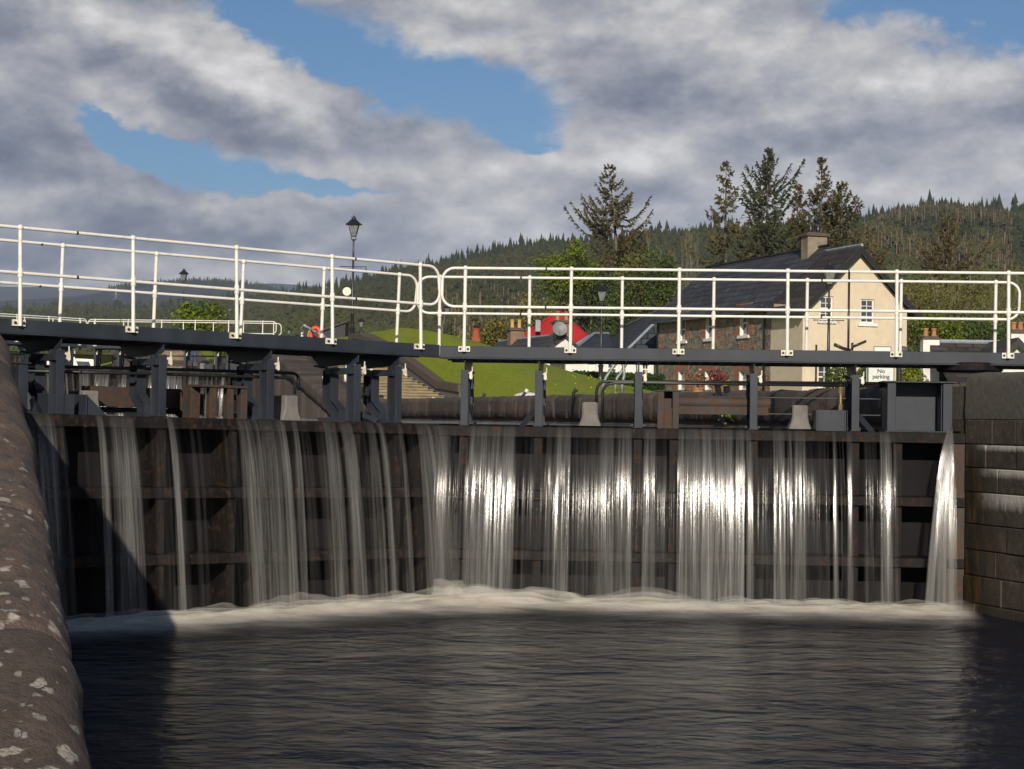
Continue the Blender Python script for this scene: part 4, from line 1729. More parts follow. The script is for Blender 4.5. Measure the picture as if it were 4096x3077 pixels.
def chimney(parent, fr, g, l, z0, z1, wg, wl, m, pots, potm, cap=.12, pot_h=.6, pot_r=.15):
    b = MB()
    def bx(a0, a1, b0, b1, c0, c1, bb):
        vs = [fr.p(a, c, z) for z in (c0, c1) for c in (b0, b1) for a in (a0, a1)]
        bb.add(vs, [(0, 2, 3, 1), (4, 5, 7, 6), (0, 1, 5, 4), (2, 6, 7, 3), (0, 4, 6, 2), (1, 3, 7, 5)])
    bx(g - wg / 2, g + wg / 2, l - wl / 2, l + wl / 2, z0, z1 - cap, b)
    c = b.build('chimney', m, parent)
    b = MB()
    bx(g - wg / 2 - cap, g + wg / 2 + cap, l - wl / 2 - cap, l + wl / 2 + cap, z1 - cap, z1 - .01, b)
    bx(g - wg / 2 + .05, g + wg / 2 - .05, l - wl / 2 + .05, l + wl / 2 - .05, z1 - .012, z1 + .08, b)
    b.build('chimney_cap', M_['stone'], c)
    for a, d in pots:
        b = MB()
        b.lathe(fr.p(g + a, l + d, z1 + .05), [(pot_r * 1.05, 0), (pot_r * 1.05, .06), (pot_r * .85, .1), (pot_r * .78, pot_h - .1), (pot_r * 1.0, pot_h - .08), (pot_r * 1.0, pot_h), (pot_r * .7, pot_h + .002)], 12)
        b.build('chimney_pot', potm, c, auto=40)
    return c


def pipe(parent, pts, r=.05, name='downpipe'):
    b = MB()
    b.tube(pts, r, 8)
    return b.build(name, M_['black'], parent, smooth=True)


# ---- the cream and stone house
def stone_house():
    D = 95.0
    c = P(3208, 1564, D)
    fr = Frame((c.x, c.y, 0))
    z0 = c.z - .6
    zE, zEm = P(3204, 1224, D).z + .02, P(3060, 1213, 99.2).z
    apx = P(3437, 993, D + .95).z
    apm = P(3310, 993, 99.5).z
    g = thing('stone_house', 'two storey house with cream gable and rubble stone side under a dark slate roof', 'house', (0, 0, 0))
    wd = 5.97
    mid = wd / 2 + .1
    # cream wing: front gable, side, back strip
    def front(x, z, q):
        return fr.p(x, -q, z)
    def zz(py, px=3400, d=95.5):
        return P(px, py, d).z

    def gx(px):
        k = ray(px, 1300)
        k = k.x / k.y
        o = fr.o
        return (k * o.y - o.x) / (fr.g.x - k * fr.g.y)
    holes = [(gx(3279), gx(3332), zz(1284), zz(1187)), (gx(3442), gx(3497), zz(1290), zz(1193)), (gx(3274), gx(3331), zz(1556), zz(1464))]
    b = MB()
    zT = max(h[3] for h in holes) + .12
    ins = mid * (zT - zE) / (apx - .12 - zE)
    wall_with_holes(b, front, 0, wd, z0, zE, holes)
    wall_with_holes(b, front, ins, wd - ins, zE, zT, holes, reveal=False)
    b.add([front(0, zE, 0), front(ins, zE, 0), front(ins, zT, 0), front(wd - ins, zE, 0), front(wd, zE, 0), front(wd - ins, zT, 0), front(mid, apx - .12, 0)], [(0, 1, 2), (3, 4, 5), (2, 5, 6)])
    b.add([fr.p(0, 0, z0), fr.p(0, 3.7, z0), fr.p(0, 3.7, zE + .3), fr.p(0, 0, zE)], [(3, 2, 1, 0)])
    b.add([fr.p(wd, 0, z0), fr.p(wd, 3.7, z0), fr.p(wd, 3.7, zE), fr.p(wd, 0, zE)], [(0, 1, 2, 3)])
    quad_uv(b.build('cream_wall', M_['cream'], g), fr)
    for h in holes:
        window(front, h, g, (2, 4), True)
    # aprons below the upper sashes are white too
    # stone range
    o = -.04
    def side(x, z, q):                   # x runs along the house from its near end
        return fr.p(o - q, x, z)
    def lx(px):
        k = ray(px, 1300)
        k = k.x / k.y
        oo = fr.o
        return (oo.x - k * oo.y) / (k * fr.l.y - fr.l.x)
    ho = []
    for px in (2733, 2841, 2979):
        l = lx(px)
        d = fr.o.y + fr.l.y * l
        for yt, yb in ((1215, 1307) if px < 2900 else (1215, 1300), (1484, 1560)):
            ho.append((l - .56, l + .56, P(px, yb, d).z if yb > 1400 else zEm - 1.62, P(px, yt, d).z if yt > 1400 else zEm - .25))
    l0, l1 = 3.7, 19.6
    b = MB()
    wall_with_holes(b, side, l0, l1, z0, zEm, ho, .22)
    b.add([fr.p(o, l0, z0), fr.p(6.4, l0, z0), fr.p(6.4, l0, zEm), fr.p(3.3, l0, apm - .1), fr.p(o, l0, zEm)], [(0, 1, 2, 3, 4)])
    b.add([fr.p(o, l1, z0), fr.p(6.4, l1, z0), fr.p(6.4, l1, zEm), fr.p(3.3, l1, apm - .1), fr.p(o, l1, zEm)], [(4, 3, 2, 1, 0)])
    b.add([fr.p(6.4, l0, z0), fr.p(6.4, l1, z0), fr.p(6.4, l1, zEm), fr.p(6.4, l0, zEm)], [(0, 1, 2, 3)])
    quad_uv(b.build('stone_wall', M_['rubble'], g), fr)
    rnd = random.Random(3)
    for h in ho:
        window(side, h, g, (2, 2), h[3] > zEm - 1, .20)
        b = MB()
        vs = [side(x, z, q) for q in (-.20, .0) for x, z in ((h[1] - .05, h[2] + .003), (h[1] - .003, h[2] + .003), (h[1] - .003, h[3] - .003), (h[1] - .05, h[3] - .003))]
        b.add(vs, [(0, 3, 2, 1), (4, 5, 6, 7), (0, 1, 5, 4), (1, 2, 6, 5), (2, 3, 7, 6), (3, 0, 4, 7)])
        b.build('window_reveal', M_['whitewood'], g)
        # red sandstone dressings, irregular blocks up both sides and a lintel
        b = MB()
        def blk(a, c, d, e):
            vs = [side(x, z, q) for q in (-.21, .025) for x, z in ((a, d), (c, d), (c, e), (a, e))]
            b.add(vs, [(0, 3, 2, 1), (4, 5, 6, 7), (0, 1, 5, 4), (1, 2, 6, 5), (2, 3, 7, 6), (3, 0, 4, 7)])
        z = h[2] - .02
        while z < h[3]:
            t = min(h[3], z + rnd.uniform(.28, .45))
            blk(h[0] - rnd.choice((.35, .62)), h[0] - .002, z, t - .012)
            blk(h[1] + .002, h[1] + rnd.choice((.35, .62)), z, t - .012)
            z = t
        blk(h[0] - .45, h[1] + .45, h[3] + .002, h[3] + .38)
        b.build('dressing', M_['redstone'], g)
    # roofs
    for nm, m, la, lb, ze, zr_, mg, e0, e1 in (('wing_roof', M_['slate_moss'], -.42, 3.75, zE, apx + .1, mid, -.42, wd + .62), ('main_roof', M_['slate'], 3.45, 20.0, zEm, apm + .12, 3.3, -.45, 7.0)):
        b = MB()
        sl = (zr_ - ze) / (mg - 0)
        roof_slab(b, fr, e0, mg, ze + e0 * sl + .12, zr_, la, lb)
        roof_slab(b, fr, e1, mg, ze + e0 * sl + .12, zr_, la, lb)
        r = quad_uv(b.build(nm, m, g), fr)
        # barge boards under the verge
        b = MB()
        for ee in (e0, e1):
            zlow = ze + e0 * sl + .12
            vs = [fr.p(a, l, z) for l in (la - .035, la + .02) for a, z in ((ee, zlow - .03), (mg, zr_ - .03), (mg, zr_ - .42), (ee + (.08 if ee < 1 else -.08), zlow - .33))]
            b.add(vs, [(0, 3, 2, 1), (4, 5, 6, 7), (0, 1, 5, 4), (1, 2, 6, 5), (2, 3, 7, 6), (3, 0, 4, 7)])
        b.build('barge_board', M_['black'], r)
        b = MB()
        b.tube([fr.p(mg, la - .03, zr_ + .03), fr.p(mg, lb, zr_ + .03)], .085, 6)
        b.build('ridge', M_['lead'] if nm == 'wing_roof' else M_['slate'], r)
        b = MB()
        b.tube([fr.p(e0 - .03, la + .05, ze + e0 * sl), fr.p(e0 - .03, lb, ze + e0 * sl)], .06, 6)
        b.build('gutter', M_['black'], r)
        if nm == 'main_roof':
            chimney(r, fr, 3.2, 5.2, apm - 1.1, P(3276, 938, 100.9).z, 1.15, .8, mat('sooty_chimney_stone', (.30, .25, .18), (.16, .13, .10), 1.6, .35, .65, .9, .4, 12), [(-.22, 0), (.22, 0)], M_['black'], .13, .42, .19)
    # pipes
    def fp(px, py, q=.07):
        x = gx(px)
        return fr.p(x, -q, P(px, py, 95.4).z)
    pipe(g, [fp(3392, 1560), fp(3392, 1080)], .055)
    pipe(g, [fp(3264, 1545), fp(3264, 1380)], .045)
    pipe(g, [fp(3400, 1400), fp(3370, 1392), fp(3336, 1377)], .075, 'waste_pipe')
    pipe(g, [fp(3408, 1398), fp(3408, 1370)], .06, 'waste_pipe')
    pipe(g, [fp(3408, 1386), fp(3462, 1362)], .055, 'waste_pipe')
    pipe(g, [fr.p(-.12, 4.3, z0), fr.p(-.12, 4.3, zEm - .25), fr.p(-.42, 4.3, zEm - .05)], .05)
    pipe(g, [fr.p(-.12, 19.4, z0), fr.p(-.12, 19.4, zEm - .4), fr.p(-.42, 19.4, zEm - .05)], .05)
    return g


stone_house()


def simple_house(name, label, o, zb, wd, ln, ze, zr_, wallm, roofm, wins=(), side_wins=(), chims=(), over=.3, g=G_, l=L_, ridge=M_['lead']):
    """gabled house: gable width wd along g, length ln along l"""
    fr = Frame((o[0], o[1], 0), g, l)
    t = thing(name, label, 'house')
    front = lambda x, z, q: fr.p(x, -q, z)
    side = lambda x, z, q: fr.p(-q, x, z)
    b = MB()
    wall_with_holes(b, front, 0, wd, zb, ze, list(wins))
    b.add([front(0, ze, 0), front(wd, ze, 0), front(wd / 2, zr_ - .1, 0)], [(0, 1, 2)])
    wall_with_holes(b, side, 0, ln, zb, ze, list(side_wins))
    b.add([fr.p(wd, 0, zb), fr.p(wd, ln, zb), fr.p(wd, ln, ze), fr.p(wd, 0, ze)], [(0, 1, 2, 3)])
    b.add([fr.p(0, ln, zb), fr.p(wd, ln, zb), fr.p(wd, ln, ze), fr.p(wd / 2, ln, zr_ - .1), fr.p(0, ln, ze)], [(4, 3, 2, 1, 0)])
    quad_uv(b.build('wall', wallm, t), fr)
    for h in wins:
        window(front, h, t, (2, 2), False)
    for h in side_wins:
        window(side, h, t, (2, 2), False)
    b = MB()
    sl = (zr_ - ze) / (wd / 2)
    roof_slab(b, fr, -over, wd / 2, ze - over * sl + .1, zr_, -.25, ln + .25)
    roof_slab(b, fr, wd + over, wd / 2, ze - over * sl + .1, zr_, -.25, ln + .25)
    r = quad_uv(b.build('roof', roofm, t), fr)
    b = MB()
    b.tube([fr.p(wd / 2, -.25, zr_ + .03), fr.p(wd / 2, ln + .25, zr_ + .03)], .10, 6)
    b.build('ridge', ridge, r)
    for cg, cl, z1, wg, wl, m, pots, pm in chims:
        chimney(r, fr, cg, cl, ze, z1, wg, wl, m, pots, pm)
    return t, fr


M_['chimneystone'] = mat('red_chimney_stone', (.30, .16, .10), (.17, .12, .09), 2.2, .35, .65, .9, .4, 16)


def hip_roof(name, pts, faces, m, parent, seams=None):
    b = MB()
    b.add(pts, faces)
    r = quad_uv(b.build(name, m, parent), None)
    if seams:
        for a, c in seams:
            b = MB()
            b.tube([pts[a] + Vector((0, 0, .03)), pts[c] + Vector((0, 0, .03))], .11, 5)
            b.build('hip_flashing', M_['lead'], r)
    return r


# ---- low cottage with stone chimneys in front of the red roof
rg0, rg1 = P(2256, 1337, 120), P(2000, 1369, 133)
dv = (rg1 - rg0)
dv.z = 0
LB = dv.normalized()
GB = Vector((LB.y, -LB.x, 0))
zrB = (rg0.z + rg1.z) / 2
oB = rg0 - GB * 3.3
simple_house('slate_cottage', 'low cottage with dark slate roof, stone chimneys and yellow pots before the red roof', (oB.x, oB.y), 3.5, 6.6, dv.length, zrB - 2.7, zrB, M_['whitewall'], M_['slate'],
             chims=[(3.3, .45, P(2290, 1287, 120.3).z, 1.05, .8, M_['chimneystone'], [(-.3, 0), (.3, 0)], M_['terracotta']),
                    (3.3, dv.length - 3.6, P(2078, 1318, 130).z, 1.0, .8, M_['chimneystone'], [(-.26, 0), (.26, 0)], mat('buff_pot', (.55, .36, .14), (.45, .28, .11), 5, rough=.8))], g=GB, l=LB)

# satellite dish on its near gable
dsh = P(2239, 1316, 119.2)
sdish = thing('satellite_dish', 'round grey satellite dish beside the stone chimney of the slate cottage', 'satellite dish', dsh)
b = MB()
mdish = Matrix.Rotation(R_(72), 3, 'X') @ Matrix.Rotation(R_(8), 3, 'Y')
b.lathe((0, 0, 0), [(.02, -.10), (.20, -.085), (.36, -.04), (.46, .02), (.465, .035), (.455, .035), (.35, -.02), (.2, -.06), (.02, -.08)], 20, mdish)
b.build('dish', mat('dish_grey', (.20, .20, .20), rough=.5), sdish, auto=40)
b = MB()
b.tube([(0, .12, -.08), (.05, .3, -.35), (.3, .7, -.5)], .03, 6)
b.tube([(0, -.02, -.40), (0, -.42, -.12)], .018, 6)
b.build('arm', M_['black'], sdish)

# ---- house with the red hipped roof
redh = thing('red_roofed_house', 'house with a bright red hipped roof behind the slate cottage', 'house')
ap = P(2236, 1246, 140)
zeR = P(2000, 1382, 139).z - .6
bl_, br_ = P(1985, 1385, 139), P(2404, 1342, 146)
rp = [Vector((ap.x, ap.y, ap.z)), Vector((ap.x - .6, ap.y + 4, ap.z)),
      Vector((bl_.x, 137, zeR)), Vector((br_.x + .3, 138, zeR)), Vector((br_.x + .3, 152, zeR)), Vector((bl_.x, 152, zeR))]
rr_ = hip_roof('roof', rp, [(2, 3, 0), (3, 4, 1, 0), (4, 5, 1), (5, 2, 0, 1)], M_['redroof'], redh)
b = MB()
for a, c in ((2, 0), (3, 0)):
    b.tube([rp[a], rp[c]], .10, 5)
b.build('hip_rib', M_['redroof'], rr_)
b = MB()
x0, x1 = bl_.x + .4, br_.x - .1
b.box(x0, x1, 137.4, 151.6, 3.0, zeR + .05)
b.build('wall', M_['whitewall'], redh)
b = MB()
vp = P(2152, 1300, 138)
b.box(vp.x - .18, vp.x + .18, vp.y - .3, vp.y + .3, vp.z - .5, vp.z + .35)
b.build('roof_vent', M_['lead'], rr_)

# ---- long white cottage with blue slates next to the stone house
wc = thing('white_cottage', 'long white cottage with blue slate hipped roofs left of the stone house', 'house')
r0, r1 = P(2433, 1337, 164), P(2702, 1211, 119)
zeW = P(2450, 1447, 116).z
zb = P(2450, 1566, 116).z - 1
b = MB()
x0, x1 = P(2262, 1480, 116).x, P(2640, 1480, 116).x
wh = []
for pa, pb_, ya, yb in ((2428, 2468, 1440, 1497), (2566, 2596, 1440, 1505), (2352, 2384, 1440, 1500)):
    wh.append((P(pa, 1480, 116).x, P(pb_, 1480, 116).x, P(pa, yb, 116).z, P(pa, ya, 116).z - .15))
fnw = lambda x, z, q: Vector((x, 116 - q, z))
wall_with_holes(b, fnw, x0, x1, zb, zeW, wh)
xl = P(2204, 1470, 121).x
wl2 = (P(2228, 1470, 121).x, P(2262, 1470, 121).x, P(2240, 1480, 121).z, zeW - .2)
fnl = lambda x, z, q: Vector((x, 121 - q, z))
wall_with_holes(b, fnl, xl, x0 + .3, zb, zeW, [wl2])
b.add([Vector((x0, 116, zb)), Vector((x0, 121, zb)), Vector((x0, 121, zeW)), Vector((x0, 116, zeW))], [(0, 1, 2, 3)])
b.add([Vector((xl, 121, zb)), Vector((xl, 145, zb)), Vector((xl, 145, zeW)), Vector((xl, 121, zeW))], [(0, 1, 2, 3)])
b.add([Vector((x1, 116, zb)), Vector((x1, 145, zb)), Vector((x1, 145, zeW)), Vector((x1, 116, zeW))], [(0, 1, 2, 3)])
b.build('wall', M_['whitewall'], wc)
for h in wh[:2]:
    window(fnw, h, wc, (2, 2), False)
window(fnl, wl2, wc, (2, 2), False)
b = MB()
h = wh[2]
b.box(h[0] + .02, h[1] - .02, 116.1, 116.15, h[2], h[3])
b.build('door', M_['whitewood'], wc)
e1 = P(2463, 1447, 115.6)
r0.z = r1.z
e0 = e1 + (r0 - r1)
e2 = Vector((2 * r1.x - e1.x, e1.y, e1.z))
q0, q1 = P(2376, 1336, 128), P(2434, 1337, 130)
c0, c1 = P(2236, 1447, 115.6), P(2470, 1446, 115.7)
c2 = Vector((xl - .4, 122, c0.z))
c3 = Vector((xl - .4, 146, c0.z))
q2 = Vector((q0.x - .6, 146, q0.z))
pts = [e1, r1, r0, e0, e2, q0, q1, c0, c1, c2, c3, q2]
rw = hip_roof('roof', pts, [(0, 1, 2, 3), (0, 4, 1), (7, 8, 6, 5), (9, 7, 5), (10, 9, 5, 11), (5, 6, 11)], M_['slate_blue'], wc, [(0, 1), (1, 2), (7, 5), (5, 6), (9, 5)])
chimney(rw, Frame((0, 0, 0), Vector((1, 0, 0)), Vector((0, 1, 0))), P(2533, 1280, 152).x, 152, r0.z - 2.5, P(2533, 1243, 152).z, 1.1, .8, M_['whitewall'], [(-.22, 0), (.22, 0)], M_['black'], .10, .42, .17)

# ---- cottages to the right of the stone house
rr0, rr1 = P(3735, 1379, 92), P(4040, 1352, 86)
zR = P(3850, 1366, 90).z
rc = thing('right_cottage', 'low cottage with grey slate roof and white gable at the right edge', 'house')
x0, x1 = rr0.x - .4, P(4250, 1400, 86).x
b = MB()
b.box(x0 + .3, x1, 88.4, 94.5, P(3800, 1600, 88).z, zR - 2.5)
b.build('wall', M_['whitewall'], rc)
b = MB()
frR = Frame((0, 0, 0), Vector((0, 1, 0)), Vector((1, 0, 0)))
zl = P(3720, 1535, 86.5).z
roof_slab(b, frR, 86.6, 91.4, zl, zR, x0, x1)
roof_slab(b, frR, 96.2, 91.4, zl, zR, x0, x1)
rro = quad_uv(b.build('roof', M_['slate_moss'], rc), None)
b = MB()
b.tube([Vector((x0, 91.4, zR + .04)), Vector((x1, 91.4, zR + .04))], .12, 6)
b.build('ridge', M_['lead'], rro)
# dormer gable at the frame edge
dx, dy = P(4082, 1365, 85).x, 85.6
b = MB()
z1 = P(4082, 1368, 85.4).z
b.add([Vector((dx - 1.3, dy, z1 - 1.3 - 2.6)), Vector((dx + 1.3, dy, z1 - 3.9)), Vector((dx + 1.3, dy, z1 - 1.3)), Vector((dx, dy, z1)), Vector((dx - 1.3, dy, z1 - 1.3)),
       Vector((dx - 1.3, dy + 4, z1 - 3.9)), Vector((dx - 1.3, dy + 4, z1 - 1.3))], [(0, 1, 2, 3, 4), (0, 4, 6, 5)])
b.build('dormer_wall', M_['whitewall'], rc)
b = MB()
frD = Frame((dx, dy, 0), Vector((1, 0, 0)), Vector((0, 1, 0)))
roof_slab(b, frD, -1.75, 0, z1 - 1.62, z1 + .2, -.3, 5)
roof_slab(b, frD, 1.75, 0, z1 - 1.62, z1 + .2, -.3, 5)
dr = quad_uv(b.build('dormer_roof', M_['slate_moss'], rc), None)
b = MB()
for s in (-1, 1):
    vs = [frD.p(s * a, l, z) for l in (-.36, -.305) for a, z in ((1.75, z1 - 1.66), (0, z1 + .16), (0, z1 - .2), (1.68, z1 - 1.92))]
    b.add(vs, [(0, 3, 2, 1), (4, 5, 6, 7), (0, 1, 5, 4), (1, 2, 6, 5), (2, 3, 7, 6), (3, 0, 4, 7)])
b.build('barge_board', M_['black'], dr)
frI = Frame((0, 0, 0), Vector((1, 0, 0)), Vector((0, 1, 0)))
chimney(rro, frI, P(3719, 1380, 91.4).x, 91.4, zR - 2, P(3719, 1352, 91.4).z, .80, .7, M_['whitewall'], [(-.2, 0), (.2, 0)], M_['terracotta'], .08, .42, .14)
chimney(rro, frI, P(4085, 1380, 90.5).x, 90.5, zR - 1, P(4085, 1326, 90.5).z, 1.2, .8, M_['whitewall'], [(-.38, 0), (-.05, 0), (.3, 0)], M_['terracotta'], .10, .40, .15)

# chimney pot of a house hidden by the grass bank
hp = P(1904, 1345, 128)
hc = thing('chimney', 'red clay chimney showing above the top of the grass bank', 'chimney', (hp.x, hp.y, hp.z - 4))
b = MB()
b.box(-.5, .5, -.4, .4, -3, 3.4)
b.build('stack', M_['chimneystone'], hc)
b = MB()
b.lathe((0, 0, 3.4), [(.34, 0), (.34, .5), (.28, .6), (.25, 1.02), (.30, 1.04), (.30, 1.12), (.2, 1.13)], 14)
b.build('pot', mat('red_pot', (.36, .075, .035), (.26, .06, .03), 6, rough=.8), hc, auto=40)
b = MB()
b.lathe((0, 0, 4.53), [(.2, 0), (.2, .12), (.26, .13), (.20, .2), (.03, .24)], 12)
b.build('cowl', M_['black'], hc)


# ------------------------------------------------------------------ street lamps
def street_lamp(label, px, py_top, py_base, D, arms=False, disc=None, H=None, zbase=None):
    top = P(px, py_top, D)
    zb = P(px, py_base, D).z if zbase is None else zbase
    h = top.z - zb
    t = thing('street_lamp', label, 'street lamp', (top.x, top.y, zb), 0, 'old style lamp posts')
    b = MB()
    b.lathe((0, 0, 0), [(.16, 0), (.16, .12), (.11, .2), (.11, .9), (.14, .95), (.14, 1.0), (.085, 1.06), (.075, 1.6), (.09, 1.62), (.09, 1.68), (.062, 1.72),
                        (.052, h * .55), (.05, h - 2.05), (.075, h - 2.03), (.075, h - 1.97), (.045, h - 1.93), (.040, h - 1.15), (.06, h - 1.14), (.06, h - 1.08), (.03, h - 1.06)], 10)
    b.build('post', M_['black'], t, auto=40)
    # four curled brackets carry the lantern
    b = MB()
    for k in range(4):
        a = PI / 4 + PI / 2 * k
        c, s = math.cos(a), math.sin(a)
        b.tube([(.03 * c, .03 * s, h - 1.14), (.14 * c, .14 * s, h - 1.10), (.17 * c, .17 * s, h - 1.02), (.12 * c, .12 * s, h - .965), (.10 * c, .10 * s, h - .94)], .011, 5)
    b.build('lantern_bracket', M_['black'], t)
    b = MB()
    for k in range(4):
        a = PI / 4 + PI / 2 * k
        a2 = a + PI / 2
        f = lambda r, z, an: (r * math.cos(an), r * math.sin(an), h + z)
        b.tube([f(.15, -.94, a), f(.325, -.42, a)], .013, 4)
        b.tube([f(.15, -.94, a), f(.15, -.94, a2)], .016, 4)
        b.tube([f(.325, -.42, a), f(.325, -.42, a2)], .018, 4)
    b.build('lantern_frame', M_['black'], t)
    b = MB()
    m4 = Matrix.Rotation(PI / 4, 3, 'Z')
    b.lathe((0, 0, h), [(.145, -.935), (.315, -.42)], 4, m4)
    b.build('lantern_glass', M_['lamp_glass'], t)
    b = MB()
    b.lathe((0, 0, h), [(.39, -.43), (.40, -.405), (.30, -.34), (.17, -.22), (.10, -.17), (.10, -.13), (.13, -.125), (.12, -.10), (.05, -.075), (.03, -.05), (.045, -.035), (.02, -.015), (.005, .0)], 8, Matrix.Rotation(PI / 8, 3, 'Z'))
    b.build('lantern_roof', M_['black'], t)
    if arms:
        b = MB()
        z = h - 2.32
        b.tube([(-.55, 0, z), (.55, 0, z)], .018, 6)
        for s in (-1, 1):
            b.ball((s * .57, 0, z), .03, 6)
            b.tube([(s * .04, 0, z - .18), (s * .15, 0, z - .03), (s * .26, 0, z - .10), (s * .20, 0, z - .15), (s * .17, 0, z - .10)], .010, 5)
            b.tube([(s * .30, 0, z - .02), (s * .38, 0, z - .12), (s * .44, 0, z - .06), (s * .38, 0, z - .05)], .009, 5)
        b.build('ladder_rest', M_['black'], t)
    return t, Vector((top.x, top.y, zb)), h


ld, lo, lh = street_lamp('tall black lamp post against the sky, carrying a round white sign', 1416, 862, 1400, 84, True)
z = P(1394, 1145, 84).z - lo.z
dsc = thing('hanging_sign', 'round white blank sign hanging from a bracket on the tall lamp post', 'sign', (lo.x, lo.y - .06, lo.z + z))
b = MB()
b.tube([(0, 0, 0), (-.24, 0, 0), (-.26, 0, -.02), (-.26, 0, -.06)], .014, 6)
b.build('sign_bracket', M_['black'], dsc)
b = MB()
b.lathe((-.26, 0, -.245), [(.001, -.012), (.19, -.012), (.194, 0), (.19, .012), (.001, .012)], 28, Matrix.Rotation(R_(90), 3, 'X') @ Matrix.Rotation(0, 3, 'Z'))
b.build('disc', mat('sign_white', (.74, .71, .62), (.62, .58, .48), 6, .5, .75, .5), dsc, auto=30)
street_lamp('black lamp post far left rising above the distant white railing beside the green tree', 736, 1073, 1440, 138, True)
street_lamp('lamp with only its lantern showing above the stone wall right of the tall lamp', 1446, 1268, 1330, 172, False, zbase=P(1446, 1268, 172).z - 5.4)
street_lamp('tiny distant lamp lantern low between the far railing and the life ring', 1157, 1308, 1360, 250, False, zbase=P(1157, 1308, 250).z - 5.4)
street_lamp('lamp post standing on the grass bank behind the meeting point of the railings', 1789, 1212, 1335, 160, False, zbase=P(1789, 1212, 160).z - 5.5)
street_lamp('lamp post in front of the white cottage with blue slates', 2408, 1128, 1560, 90, True, zbase=4.0)
street_lamp('lamp post standing in front of the cream gable', 3318, 1042, 1640, 72, True, zbase=3.3)

# ------------------------------------------------------------------ stairs and parapet by the far ramp


def stairs():
    n = 17
    s0, s1 = 38.2, 50.2
    for rep, (ds, dz) in enumerate(((0, 0), (55.2, RISE2))):
        g = thing('stone_stairs', ('worn sandstone steps climbing beside the far sloping wall', 'small flight of steps far off by the upper lock')[rep], 'stairs', (0, 0, 0))
        b = MB()
        for i in range(n):
            a = s0 + (s1 - s0) * i / n
            z = 3.0 + RISE2 * (i + 1) / n
            vs = [W(s, w, q) for q in (2.2, z - .03) for w in (1.55, 3.6) for s in (a, s1 + 1)]
            b.add([v + Vector((AX.x * ds, AX.y * ds, dz)) for v in vs], [(0, 2, 3, 1), (4, 5, 7, 6), (0, 1, 5, 4), (2, 6, 7, 3), (0, 4, 6, 2), (1, 3, 7, 5)])
            vs = [W(s, w, q) for q in (z - .03, z) for w in (1.5, 3.62) for s in (a - .04, a + (s1 - s0) / n + .06)]
            b.add([v + Vector((AX.x * ds, AX.y * ds, dz)) for v in vs], [(0, 2, 3, 1), (4, 5, 7, 6), (0, 1, 5, 4), (2, 6, 7, 3), (0, 4, 6, 2), (1, 3, 7, 5)])
        b.build('steps', M_['steps'], g)
        # drystone side wall with heavy coping slabs, its foot turning along the path
        b = MB()
        line = [(36.6, 3.45), (39.3, 3.6), (42, 4.15), (45, 4.75), (48, 5.25), (51.5, 5.7), (53, 5.72)]
        for (a, za), (c, zc) in zip(line, line[1:]):
            k = (c - a - .02)
            vs = [W(s, w, z) for s, zt in ((a, za), (a + k, zc)) for w in (3.66, 4.1) for z in (2.4, zt - .24)]
            b.add([v + Vector((AX.x * ds, AX.y * ds, dz)) for v in vs], [(0, 1, 3, 2), (4, 6, 7, 5), (0, 4, 5, 1), (2, 3, 7, 6), (1, 5, 7, 3), (0, 2, 6, 4)])
        b.build('parapet', M_['rubble'], g)
        b = MB()
        for (a, za), (c, zc) in zip(line, line[1:]):
            k = (c - a - .03)
            vs = [W(s, w, z) for s, zt in ((a, za), (a + k, zc)) for w in (3.6, 4.18) for z in (zt - .236, zt)]
            b.add([v + Vector((AX.x * ds, AX.y * ds, dz)) for v in vs], [(0, 1, 3, 2), (4, 6, 7, 5), (0, 4, 5, 1), (2, 3, 7, 6), (1, 5, 7, 3), (0, 2, 6, 4)])
        b.build('coping_slab', M_['stone'], g)
    # chipped white handrail
    g = thing('stair_rail', 'chipped white and black handrail beside the stone steps', 'handrail')
    t = NT('chipped_white_paint')
    ch = t.range(t.noise(5, 6, .7, (1, 1, 1)), .48, .53)
    chip = t.out(t.mix(ch, (.78, .77, .73), (.04, .045, .05)), .5)
    bot, tp = (39.4, 1.40), (51.4, 1.40)
    zb_, zt_ = 3.15, 3.0 + RISE2 + .05
    for s, zz in ((39.4, zb_), (43.4, 3.75), (47.4, 4.4), (51.4, zt_)):
        b = MB()
        b.tube([W(s, 1.4, zz - .2), W(s, 1.4, zz + .92)], .05, 8)
        b.build('rail_post', chip, g)
    b = MB()
    b.tube([W(39.4, 1.4, zb_ + .90), W(39.7, 1.4, zb_ + 1.02), W(51.0, 1.4, zt_ + 1.0), W(51.4, 1.4, zt_ + .9)], .05, 8)
    b.build('rail', chip, g)


stairs()

# ------------------------------------------------------------------ small things along the banks
# life ring
q = P(1262, 1342, 72)
lr = thing('life_ring', 'orange red life ring hanging by the top of the stone steps', 'life ring', q)
b = MB()
ring = [(.30 * math.cos(2 * PI * i / 24), 0, .30 * math.sin(2 * PI * i / 24)) for i in range(25)]
b.tube([(x * .62, y, z) for x, y, z in ring], .085, 10, caps=False)
b.build('ring', M_['orange'], lr, smooth=True)
b = MB()
b.tube([(x * 1.0 + (.015 if i % 6 == 0 else -.0), y - .03, z * .98) for i, (x, y, z) in enumerate(ring)], .010, 5, caps=False)
b.build('grab_line', M_['whitewood'], lr, smooth=True)
b = MB()
b.box(-.05, .05, .09, .15, -2.2, .1)
b.build('stand_post', M_['black'], lr)

